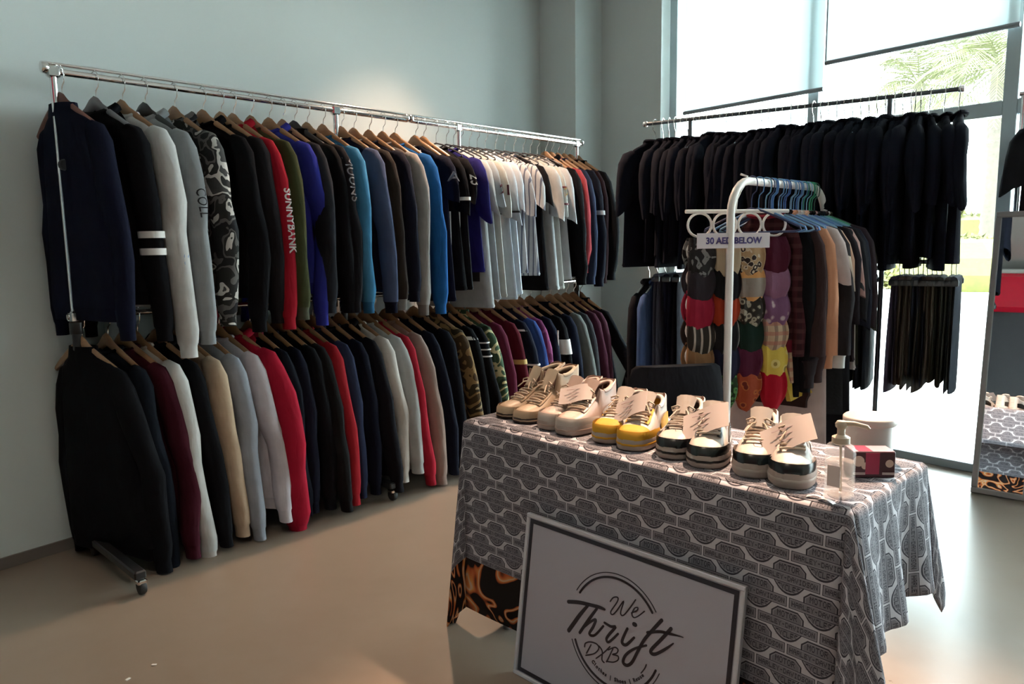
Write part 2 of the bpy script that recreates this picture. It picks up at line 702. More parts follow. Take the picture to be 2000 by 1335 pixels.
# ceiling downlights: the fittings that hold the lamps; those by the viewer are added
first = None
for i, (a, b_, w, c, s, an) in enumerate(LAMPS):
    lab = 'recessed ceiling downlight ' + ('over the shoe table', 'over the far end of the long garment rack', 'over the open floor before the rack', 'over the shop sign and the viewer, added unseen as fill', 'farthest behind the viewer, added unseen as fill')[i]
    t = thing('ceiling_downlight', lab, 'lamp', (a[0], a[1], HC), 0, 'ceiling downlights')
    MB().lathe((0, 0, -.02), [(0.055, 0.02), (0.075, 0.018), (0.078, 0.0), (0.062, 0.0), (0.058, .01)], 20, False, False).build('trim_ring', WHITEM, t)

# ---------------------------------------------------------------- garments and hangers
def lerp_tab(tab, z):
    for i in range(len(tab) - 1):
        if tab[i][0] >= z >= tab[i + 1][0]:
            f = (tab[i][0] - z) / (tab[i][0] - tab[i + 1][0] + 1e-9)
            return [a + (b_ - a) * f for a, b_ in zip(tab[i], tab[i + 1])]
    return tab[-1]


NB = 22


def body_mb(L, W=1.0, T=1.0, seed=0, hem=0.92, flare=1.0, zs=None):
    r = random.Random(seed)
    ph, ph2 = r.uniform(0, 6), r.uniform(0, 6)
    tab = [(0.0, .072, .030), (-.02, .098, .034), (-.05, .160, .034), (-.085, .205, .033), (-.14, .226, .034),
           (-.24, .222, .036), (-.42, .224, .038), (-.65, .232, .040), (-1.3, .26, .045)]
    zs = zs or [0, -.02, -.045, -.07, -.095, -.14, -.2, -.28, -.37, -.46, -.55, -L * .85, -L + .07, -L + .05]
    zs = sorted(set([z for z in zs if z > -L + .045] + [-L + .05]), reverse=True)
    mb = MB()
    rings = []
    for z in zs:
        _, hw, ht = lerp_tab(tab, z)
        fr = -z / L
        hw *= W * (1 + (flare - 1) * fr)
        ht *= T
        ring = []
        for j in range(NB):
            a = 2 * PI * j / NB
            ca, sa = math.cos(a), math.sin(a)
            x = hw * math.copysign(abs(ca) ** .75, ca)
            y = ht * math.copysign(abs(sa) ** .75, sa)
            fold = fr * .011 * math.sin(3 * a + ph + z * 2) + fr * .007 * math.sin(5 * a + ph2)
            y += fold * (1 if abs(sa) > .3 else .3)
            ring.append((x, y, z))
        rings.append(ring)
    mb.loft(rings)
    return mb, rings[-1]


def band_mb(ring, h, k=0.93, n=1):
    mb = MB()
    cx = sum(p[0] for p in ring) / len(ring)
    cy = sum(p[1] for p in ring) / len(ring)
    q = lambda f, dz: [(cx + (p[0] - cx) * f, cy + (p[1] - cy) * f, p[2] + dz) for p in ring]
    mb.loft([q(1.0, 0.004), q(k + .02, -.012), q(k, -h * .5), q(k, -h), q(k * .9, -h), q(k * .9, -h * .3)])
    return mb


NS = 12


def sleeve_mb(sx, L, seed, w=1.0, elbow=0.0, out=0.0, short=False):
    r = random.Random(seed * 3 + (1 if sx > 0 else 2))
    y0, y1, y2 = r.uniform(-.012, .012), r.uniform(-.02, .02), r.uniform(-.02, .02)
    ph = r.uniform(0, 6)
    if short:
        L *= r.uniform(.88, 1.08)
        P = [(.165, 0, -.085, .040, .026), (.200, 0, -.105, .056, .034), (.225, y0 * .5, -.15, .060, .037), (.240, y0, -.21, .060, .036), (.252, y0 + y1 * .5, -.21 - (L - .21) * .55, .056, .030), (.262, y1, -L, .050, .024)]
    else:
        P = [(.165, 0, -.085, .040, .026), (.200, 0, -.105, .058, .034), (.228, 0, -.16, .066, .040), (.246 + out * .3, y0, -.26, .064, .041),
             (.257 + out * .7, y0 + elbow * .6, -.38, .061, .040), (.262 + out, y1 + elbow, -.50, .058, .039), (.262 + out * .6, y1 + elbow * .4, -.62, .055, .038), (.26 + out * .2, y2, -L + .06, .050, .036), (.258, y2, -L, .042, .033)]
    mb = MB()
    rings = []
    for i, (x, y, z, rx, ry) in enumerate(P):
        tilt = max(0, 1 - i / 3.0) * 0.9
        ring = []
        for j in range(NS):
            a = 2 * PI * j / NS
            wr = 1 + .07 * math.sin(2 * a + z * 23 + ph) * (i > 2)
            dx, dy = rx * w * math.cos(a) * wr, ry * w * math.sin(a) * wr
            hz = (-.55 * dx * (i - 3) / 2 + .008 * math.sin(2 * a + ph)) if short and i > 3 else 0
            ring.append((sx * (x + dx * math.cos(tilt)), y + dy, z + dx * math.sin(tilt) * .9 + hz))
        if sx < 0:
            ring.reverse()
        rings.append(ring)
    mb.loft(rings)
    return mb, rings[-1], P


def hood_mb(seed):
    mb = MB()
    rings = []
    for k in range(7):
        s = k / 6
        hw = .105 * math.sin(PI * (.22 + .6 * s))
        z = .018 - .20 * s
        y = .034 + .030 * math.sin(PI * s)
        rings.append([(hw * math.cos(2 * PI * j / 12), y + .028 * math.sin(2 * PI * j / 12) * math.sin(PI * (.15 + .7 * s)), z + .015 * math.cos(4 * PI * j / 12)) for j in range(12)])
    mb.loft(rings, True, True, True)
    # front roll of the hood around the neck
    pts = []
    for k in range(13):
        a = PI * (1.0 + k / 12)
        pts.append((.088 * math.cos(a), .034 + .065 * math.sin(a) * .9, -.005 - .045 * abs(math.sin(a)) + .03))
    mb.tube(pts, .020, 8)
    return mb


def collar_mb(kind):
    mb = MB()
    if kind == 'stand':
        q = lambda f, z: [(.082 * f * math.cos(2 * PI * j / 14), .038 * f * math.sin(2 * PI * j / 14), z) for j in range(14)]
        mb.loft([q(1.12, -.03), q(1.05, .0), q(1.0, .022), q(.9, .022), q(.9, -.01)])
    elif kind == 'v':
        mb.tube([(-.085, .02, .0), (-.06, -.028, -.03), (0, -.040, -.15), (.06, -.028, -.03), (.085, .02, .0), (0, .036, .012), (-.085, .02, .0)], .008, 6)
    else:
        pts = [(.080 * math.cos(2 * PI * j / 16), .034 * math.sin(2 * PI * j / 16), .002 - .022 * max(0, -math.sin(2 * PI * j / 16))) for j in range(17)]
        mb.tube(pts, .011, 6)
    return mb


HM = {}


def hanger_mesh():
    """hook and bodies shared by all hangers of one make; origin at the rail axis"""
    hook = MB()
    pts = [(0.0, 0, -.118), (0, 0, -.075), (.004, 0, -.055), (.020, 0, -.040), (.024, 0, -.012)]
    pts += [(.0225 * math.cos(a), 0, .0225 * math.sin(a)) for a in [k * PI / 8 for k in range(0, 10)]]
    hook.tube(pts, .0024, 6)
    HM['hook'] = hook
    wood_ = MB()
    rings = []
    for k in range(17):
        x = -.215 + .43 * k / 16
        u = abs(x) / .215
        z = -.112 - .125 * u ** 1.15
        y = .022 * u * u
        hz = .024 * (1 - .45 * u)
        if u < .16:
            hz = .030
            z += .004
        hy = .0085 + .004 * u
        rings.append([(x, y - .01 + hy * math.cos(2 * PI * j / 8), z + hz * math.sin(2 * PI * j / 8)) for j in range(8)])
    wood_.loft(rings, True, True, True)
    HM['wood'] = wood_
    plas = MB()
    plas.tube([(0, 0, -.112), (-.05, 0, -.125), (-.13, 0, -.160), (-.205, 0, -.195), (-.210, 0, -.205), (-.19, 0, -.212), (0, 0, -.214), (.19, 0, -.212), (.210, 0, -.205), (.205, 0, -.195), (.13, 0, -.160), (.05, 0, -.125), (0, 0, -.112)], .0048, 6)
    HM['plastic'] = plas
    clip = MB()
    clip.tube([(-.165, 0, -.092), (.165, 0, -.092)], .005, 6)
    for x in (-.15, .15):
        clip.box((x, 0, -.098), (.02, .046, .03), 0, .004)
    HM['clip'] = clip


hanger_mesh()
HME = {}


def hanger(kind, mat, label, loc, rz, group=None, hookmat=None):
    k1, k2 = ('hook', (hookmat or CHROME).name), (kind, mat.name)
    if k1 not in HME:
        HME[k1] = HM['hook'].mesh('hook', hookmat or CHROME)
    if k2 not in HME:
        HME[k2] = HM[kind].mesh('hanger_bar', mat)
    nm = {'wood': 'wooden_hanger', 'clip': 'clip_hanger'}.get(kind, 'plastic_hanger')
    t = thing(nm, label, 'hanger', loc, rz, group)
    for n_, k in (('hook', k1), ('hanger_bar', k2)):
        o = bpy.data.objects.new(n_, HME[k])
        COL.objects.link(o)
        o.parent = t
    return t


def garment(name, cat, label, loc, rz, mat, L=.80, SL=.86, sleeves='long', W=1.0, T=1.0, smat=None, rib=None, hood=False, collar='crew',
            elbow=0.0, out=0.0, seed=0, sw=1.0, extra=None, group=None, trim=None, wall=1.0, sx=1.0, splay=0.0):
    sxk = sx
    """loc = point on the hanger's neck; local x to the open side of the rack, local y along the rail"""
    t = thing(name, label, cat, loc, rz, group)
    smat = smat or mat
    rib = rib or mat
    spl = lambda x, z: splay * max(0.0, -z - .12) * min(1.0, x / .2) if x > 0 else 0.0
    sq = lambda b_: setattr(b_, 'v', [(p[0] * (wall if p[0] < 0 else 1) + spl(p[0], p[2]), p[1], p[2]) for p in b_.v]) or b_
    sqs = lambda b_: setattr(b_, 'v', [(p[0] * (wall if p[0] < 0 else 1) * sxk + spl(p[0], p[2]), p[1], p[2]) for p in b_.v]) or b_
    mb, last = body_mb(L, W, T, seed, flare=1.04 if sleeves == 'long' else 1.0)
    sq(mb)
    mb.build('body', mat, t)
    if sleeves == 'long':
        sq(band_mb(last, .055, .94)).build('waistband', rib, t)
    else:
        sq(band_mb(last, .02, 1.0)).build('hem', mat, t)
    P = None
    for sx in (1, -1):
        s, lr, P_ = sleeve_mb(sx, SL if sleeves == 'long' else SL, seed, sw, elbow if sx > 0 else 0, out if sx > 0 else 0, sleeves != 'long')
        if sx > 0:
            P = P_
        sqs(s).build('sleeve', smat, t)
        if sleeves == 'long':
            sqs(band_mb(lr, .06, .84)).build('cuff', rib, t)
    if hood:
        hood_mb(seed).build('hood', mat, t)
    else:
        collar_mb(collar).build('collar', trim or rib, t)
    if extra:
        extra(t, [(q[0] + spl(q[0], q[2]),) + tuple(q[1:]) for q in P], rz)
    return t


def sleeve_warp(P, dx=0.004):
    """lays flat lettering on the outer side of the open-side sleeve"""
    def f(co):
        y, z = co.y, co.z
        for i in range(len(P) - 1):
            if P[i][2] >= z >= P[i + 1][2]:
                k = (P[i][2] - z) / (P[i][2] - P[i + 1][2])
                break
        else:
            i, k = len(P) - 2, 1.0
        x, yc, _, rx, ry = [P[i][q] * (1 - k) + P[i + 1][q] * k for q in range(5)]
        c = max(-.98, min(.98, (y - yc) / ry))
        return Vector((x + rx * math.sqrt(1 - c * c) * 1.05 + dx, y, z))
    return f


def sleeve_text(s, size, mat, z0, part='sleeve_lettering', y=0.0, bold=0.0):
    def ex(t, P, rz):
        mtx = Matrix(((0, 0, 1, 0.3), (0, 1, 0, y), (-1, 0, 0, z0), (0, 0, 0, 1))) @ Matrix.Identity(4)
        # text x runs down the sleeve, text y across it
        mtx = Matrix(((0, 0, 1, 0.3), (0, 1, 0, y), (-1, 0, 0, z0), (0, 0, 0, 1)))
        letter(part, s, size, mat, t, mtx, sleeve_warp(P), bold=bold)
    return ex


def sleeve_num(s, size, mat, z, y=-.012, part='numeral', bold=.002):
    def ex(t, P, rz):
        mtx = Matrix(((0, 0, 1, .3), (1, 0, 0, y), (0, 1, 0, z), (0, 0, 0, 1)))
        letter(part, s, size, mat, t, mtx, sleeve_warp(P, .005), bold=bold)
    return ex


def face_text(s, size, mat, x, z, part='lettering', bold=0.0, yy=-.046):
    def ex(t, P, rz):
        mtx = Matrix(((1, 0, 0, x), (0, 0, -1, yy), (0, 1, 0, z), (0, 0, 0, 1)))
        letter(part, s, size, mat, t, mtx, bold=bold)
    return ex


def sleeve_bands(zs, h, mat, sw=1.0, sx=1):
    def ex(t, P, rz):
        for z in zs:
            mb = MB()
            rr = []
            for zz in (z, z - h):
                for i in range(len(P) - 1):
                    if P[i][2] >= zz >= P[i + 1][2]:
                        k = (P[i][2] - zz) / (P[i][2] - P[i + 1][2])
                        x, yc, _, rx, ry = [P[i][q] * (1 - k) + P[i + 1][q] * k for q in range(5)]
                        rr.append([(sx * (x + (rx * sw * 1.07 + .002) * math.cos(2 * PI * j / 16)), yc + (ry * sw * 1.07 + .002) * math.sin(2 * PI * j / 16), zz) for j in range(16)])
            mb.loft(rr)
            mb.build('sleeve_stripe', mat, t)
    return ex


def both(*fs):
    def ex(t, P, rz):
        for f in fs:
            f(t, P, rz)
    return ex


def patch(part, mat, x, z, w, h, yy=-.047, side='front'):
    def ex(t, P, rz):
        mb = MB()
        mb.box((x, yy, z), (w, .004, h), 0, .001)
        mb.build(part, mat, t, False)
    return ex


def zipper(mat, L):
    def ex(t, P, rz):
        MB().tube([(0, -.036, -.01), (.004, -.041, -.2), (0, -.046, -L * .6), (.003, -.05, -L + .06)], .004, 5).build('zip', mat, t)
    return ex


# ---------------------------------------------------------------- the long double rack
A0 = Vector((-1.862, 3.12, 0))
D = Vector((0.693, 0.721, 0)).normalized()
P_ = Vector((0.721, -0.693, 0)).normalized()
RZ = math.atan2(P_.y, P_.x)
ZU, ZL = 2.075, 1.075


def rk(t, p=0.0, z=0.0):
    return A0 + D * t + P_ * p + Vector((0, 0, z))


def garment_rack(label, t0, t1, posts, group):
    t = thing('garment_rack', label, 'clothes rack', rk(t0), math.atan2(D.y, D.x), group)
    # local x along the rail, local y = away from the room (left of D)
    n = t1 - t0
    MB().tube([(0, 0, ZU), (n, 0, ZU)], .0135, 12).build('top_rail', CHROME, t)
    MB().tube([(0, 0, ZU + .030), (n, 0, ZU + .030)], .007, 8).build('upper_tube', CHROME, t)
    MB().tube([(0, 0, ZL), (n, 0, ZL)], .012, 12).build('lower_rail', CHROME, t)
    for x in (0.0, n):
        MB().lathe((0, 0, 0), [(.022, -.012), (.024, -.006), (.024, .006), (.018, .014)], 14).build('end_cap', CHROME, t).matrix_local = Matrix.Translation((x, 0, ZU + .012)) @ Matrix.Rotation(PI / 2, 4, 'Y')
    for px in posts:
        x = px - t0
        po = MB().tube([(x, 0, .085), (x, 0, 1.02)], .019, 12).build('post', BLACKM, t)
        MB().tube([(x, 0, 1.02), (x, 0, ZU - .015)], .0145, 12).build('post_tube', CHROME, t)
        MB().lathe((x, 0, 1.0), [(.021, 0), (.026, .005), (.026, .05), (.018, .056)], 14).build('collar', BLACKM, t)
        MB().box((x, 0, ZU - .002), (.05, .034, .05), 0, .008).build('rail_bracket', CHROME, t, False)
        MB().box((x, 0, ZL), (.05, .044, .05), 0, .008).build('rail_clamp', CHROME, t, False)
        kn = MB().lathe((0, 0, 0), [(.008, 0), (.010, .012), (.022, .016), (.024, .03), (.018, .038)], 12).build('knob', BLACKM, t)
        kn.matrix_local = Matrix.Translation((x, -.016, 1.70)) @ Matrix.Rotation(PI / 2, 4, 'X')
        yf, yb = (-.50, .05) if px < .5 else (-.37, .14)
        ft = MB().box((x, (yf + yb) / 2, .085), (.045, yb - yf + .05, .036), 0, .006).build('foot', BLACKM, t, False)
        for yy in (yf, yb):
            w = MB()
            w.lathe((0, 0, 0), [(.012, -.012), (.028, -.012), (.03, -.008), (.03, .008), (.028, .012), (.012, .012)], 16)
            cs = w.build('caster', RUBBER, ft)
            cs.matrix_local = Matrix.Translation((x + .008, yy, .030)) @ Matrix.Rotation(PI / 2, 4, 'Y')
            MB().box((x + .008, yy, .052), (.038, .045, .024), 0, .006).build('caster_fork', CHROME, ft, False)
    return t


garment_rack('long chrome and black double garment rack with its nearest post by the left wall', -.01, 1.83, (.02, 1.353), 'double garment racks along the wall')
garment_rack('farther chrome double garment rack reaching the corner column', 1.86, 3.455, (2.236, 3.40), 'double garment racks along the wall')

BLK = (.0045, .0045, .006)
NVY = (.005, .006, .016)
NV2 = (.012, .016, .036)
CHA = (.035, .035, .04)
WHT = (.50, .495, .485)
GRY = (.23, .24, .25)
PALE = plain('print_white', (.70, .68, .66), .8)
PGREY = plain('print_grey', (.28, .28, .30), .8)
PBLK = plain('print_black', (.012, .012, .014), .8)
PMAR = plain('print_maroon', (.10, .012, .02), .8)
PBLUE = plain('print_blue', (.12, .22, .42), .8)
PGOLD = plain('print_gold', (.50, .33, .10), .8)
PCREAM = plain('print_cream', (.62, .56, .42), .8)

CAMO1 = pat('camo', [(.012, .012, .014), (.10, .095, .09), (.02, .02, .02), (.46, .43, .40), (.05, .05, .05)], 11)
CAMO2 = pat('camo', [(.05, .028, .012), (.20, .12, .05), (.03, .02, .01), (.32, .24, .14)], 9)
CAMO3 = pat('camo', [(.04, .08, .045), (.50, .43, .24), (.05, .09, .05), (.02, .035, .02), (.55, .46, .24)], 9)
PIN = pat('stripe', [(.40, .40, .41), (.10, .11, .15)], 34, 0)

UP = [  # rail position, short name, description, colour, options
    (.047, 'first navy coat', 'navy black toggle coat with high collar, nearest on the upper rail', NVY, dict(n='coat', L=.86, SL=.88, W=1.08, T=1.15, collar='stand', h='d')),
    (.174, 'striped-sleeve black jacket', 'black hooded jacket with two white stripes round its sleeve', BLK, dict(n='jacket', hood=1, SL=.90, extra=sleeve_bands([-.50, -.57], .028, PALE), h='g')),
    (.28, 'white sweatshirt', 'pale white sweatshirt with taupe shoulder and small blue print on its sleeve', WHT, dict(SL=.98, L=.82, extra=sleeve_text('SS', .06, PBLUE, -.62), sw=1.1)),
    (.373, 'grey marl hoodie', 'grey marl hoodie with dark letters down its sleeve', GRY, dict(n='hoodie', hood=1, SL=.93, h='b', extra=sleeve_text('COLL', .05, PBLK, -.38, y=-.012))),
    (.502, 'black camouflage hoodie', 'black and white camouflage hoodie on the upper rail', CAMO1, dict(n='hoodie', hood=1, SL=.86, sw=1.15)),
    (.633, 'plain black hoodie', 'plain black hoodie right of the black and white camouflage one', BLK, dict(n='hoodie', hood=1, SL=.9)),
    (.719, 'faded black sweatshirt', 'faded black sweatshirt just left of the red lettered one', (0.012, 0.0108, 0.0132), dict(SL=.87)),
    (.78, 'red lettered hoodie', 'bright red hoodie with white block letters down its sleeve', (0.28, 0.008, 0.018), dict(n='hoodie', hood=1, SL=.9, extra=sleeve_text('SUNNYBANK', .050, PALE, -.45, y=.006, bold=.0012))),
    (.871, 'olive sweatshirt', 'olive green sweatshirt right of the red lettered hoodie', (0.04, 0.0432, 0.0176), dict(SL=.86, rib=fab((.06, .06, .04)))),
    (.966, 'royal blue hoodie', 'royal blue hoodie with its elbow jutting out sideways', (0.022, 0.025, 0.2), dict(n='hoodie', hood=1, SL=.9, elbow=.05)),
    (1.042, 'charcoal sweatshirt', 'charcoal sweatshirt with pale piping, right of the royal blue hoodie', (0.0132, 0.0138, 0.018), dict(SL=.84)),
    (1.105, 'black track jacket', 'thin black track jacket between the charcoal and grey-lettered tops', BLK, dict(n='jacket', collar='stand', SL=.85, h='b')),
    (1.179, 'grey-lettered black sweatshirt', 'black sweatshirt with grey letters across its chest', (0.0078, 0.0072, 0.0096), dict(SL=.85, extra=sleeve_text('MUUNS', .066, PGREY, -.24, y=-.005))),
    (1.273, 'steel blue sweatshirt', 'steel blue sweatshirt with light blue sleeve', (0.022, 0.1, 0.2), dict(SL=.86, smat=fab((.045, .17, .30)))),
    (1.387, 'slate-sleeved navy sweatshirt', 'navy sweatshirt with slate blue sleeves', NVY, dict(SL=.87, smat=fab((.055, .07, .125)))),
    (1.466, 'dark brown sweatshirt', 'dark brown sweatshirt with thin grey piping', (0.0216, 0.0156, 0.0132), dict(SL=.86, rib=fab((.16, .15, .14)))),
    (1.567, 'thin navy cardigan', 'thin navy zipped cardigan left of the taupe sweatshirt', (0.0072, 0.0078, 0.0168), dict(n='cardigan', SL=.82, extra=zipper(CHROME, .8))),
    (1.66, 'taupe sweatshirt', 'taupe grey sweatshirt with silvery sleeve, left of the bright blue one', (0.15, 0.13, 0.12), dict(SL=.9, smat=fab((.25, .235, .225)))),
    (1.745, 'bright blue sweatshirt', 'bright blue sweatshirt where the two racks meet', (0.012, 0.085, 0.26), dict(SL=.9, L=.84)),
    (1.894, 'navy letter jersey', 'navy jersey with V neck trim and a grey letter A', (0.006, 0.007, 0.017), dict(s='short', n='jersey', collar='v', trim=fab((.30, .30, .34)), L=0.93, SL=.34, extra=sleeve_num('A', .075, PGREY, -.19, -.012))),
    (1.956, 'black gold-trimmed jersey', 'black jersey with white side panels and gold trim at its hem', BLK, dict(s='short', n='jersey', L=0.87, SL=.36, extra=both(sleeve_bands([-.30], .02, PALE), patch('gold_trim', PGOLD, .05, -.74, .16, .018), patch('side_panel', PALE, .2, -.55, .04, .34)))),
    (2.052, 'black white-panelled jersey', 'black jersey with white side panel and white numerals on its shoulder', BLK, dict(s='short', n='jersey', L=0.87, SL=.34, h='h', extra=both(sleeve_text('23', .07, PALE, -.2), patch('side_panel', PALE, .20, -.5, .045, .30)))),
    (2.134, 'purple blue jersey', 'deep purple blue jersey with wide short sleeve', (0.013, 0.011, 0.096), dict(s='short', n='jersey', L=0.77, SL=.40, sw=1.15, h='h')),
    (2.192, 'white patch jersey', 'white jersey with black label patch at its hem, first of the white ones', (.37, .39, .40), dict(s='short', n='jersey', L=0.99, SL=.40, h='h', extra=patch('label_patch', PBLK, .17, -.76, .085, .075))),
    (2.252, 'mesh grey jersey', 'pale grey jersey with dark red numeral 2 near its sleeve', (0.280, 0.311, 0.336), dict(s='short', n='jersey', L=.94, SL=.36, h='h', extra=sleeve_num('2', .085, PMAR, -.25, -.004))),
    (2.326, 'cream jersey', 'cream jersey with dark red numeral 1 near its sleeve', (0.350, 0.348, 0.320), dict(s='short', n='jersey', L=0.93, SL=.40, h='h', extra=both(sleeve_num('1', .085, PMAR, -.25, -.006), patch('label_patch', PBLK, .16, -.70, .07, .06)))),
    (2.393, 'dark-striped white jersey', 'white jersey with a thick dark navy side stripe', (0.385, 0.422, 0.464), dict(s='short', n='jersey', L=0.95, SL=.40, h='h', extra=both(sleeve_bands([-.37], .012, PBLK), patch('side_stripe', PBLK, .20, -.27, .035, .24), patch('label_patch', PBLK, .13, -.77, .085, .085)))),
    (2.466, 'plain white jersey', 'plain white jersey right of the dark-striped one', (0.406, 0.444, 0.488), dict(s='short', n='jersey', L=0.92, SL=.36, h='h')),
    (2.559, 'pinstripe jersey', 'grey and white pinstripe jersey with short sleeve', PIN, dict(s='short', n='jersey', L=0.79, SL=.36, h='h')),
    (2.645, 'second pinstripe jersey', 'narrow pinstripe jersey behind the first pinstripe one', PIN, dict(s='short', n='jersey', L=0.81, SL=.36, h='h', extra=patch('label_patch', PBLK, .10, -.2, .03, .05))),
    (2.733, 'black sleeveless-look jersey', 'black jersey between the pinstripe and white maroon jerseys', BLK, dict(s='short', n='jersey', L=0.91, SL=.34, h='h')),
    (2.824, 'white maroon jersey', 'white jersey with maroon side stripe and wide sleeve', (.37, .39, .40), dict(s='short', n='jersey', L=0.91, SL=.42, sw=1.1, h='h', extra=patch('side_stripe', PMAR, .17, -.52, .035, .32))),
    (2.896, 'cream numeral jersey', 'cream jersey with gold numeral 2 on a maroon stripe', (0.371, 0.370, 0.344), dict(s='short', n='jersey', L=0.91, SL=.40, h='h', extra=both(patch('side_stripe', PMAR, .222, -.26, .05, .24), sleeve_num('2', .085, PGOLD, -.24, -.006), sleeve_bands([-.20, -.31], .012, PMAR)))),
    (2.97, 'last white jersey', 'last white jersey before the dark jackets at the corner', (0.392, 0.400, 0.416), dict(s='short', n='jersey', L=0.85, SL=.40, h='h')),
    (3.056, 'black hooded top', 'black hooded top left of the red and white jacket', BLK, dict(n='hoodie', hood=1, SL=.8)),
    (3.12, 'red and white jacket', 'red jacket with white shoulder panel and two white chest bars', (0.27, 0.02, 0.03), dict(n='jacket', SL=.72, smat=fab((.33, .05, .06)), collar='stand', extra=both(patch('chest_bar', PALE, .10, -.36, .12, .02), patch('chest_bar', PALE, .10, -.41, .12, .02)))),
    (3.19, 'denim blue jacket', 'dark denim blue jacket near the corner column', (0.02, 0.028, 0.056), dict(n='jacket', SL=.8, collar='stand')),
    (3.26, 'navy corner jacket', 'navy jacket with a thin white side line near the corner', (0.0072, 0.0084, 0.0156), dict(n='jacket', SL=.82, extra=sleeve_bands([-.35], .03, PGREY))),
    (3.33, 'maroon-lined jacket', 'black jacket with maroon shoulder panel, second last on the upper rail', (0.018, 0.0072, 0.0096), dict(n='jacket', SL=.8, collar='stand')),
    (3.41, 'last black jacket', 'black jacket hanging last on the upper rail at the corner', (0.006, 0.0066, 0.0084), dict(n='jacket', SL=.78, W=1.02, collar='stand', out=.03)),
]
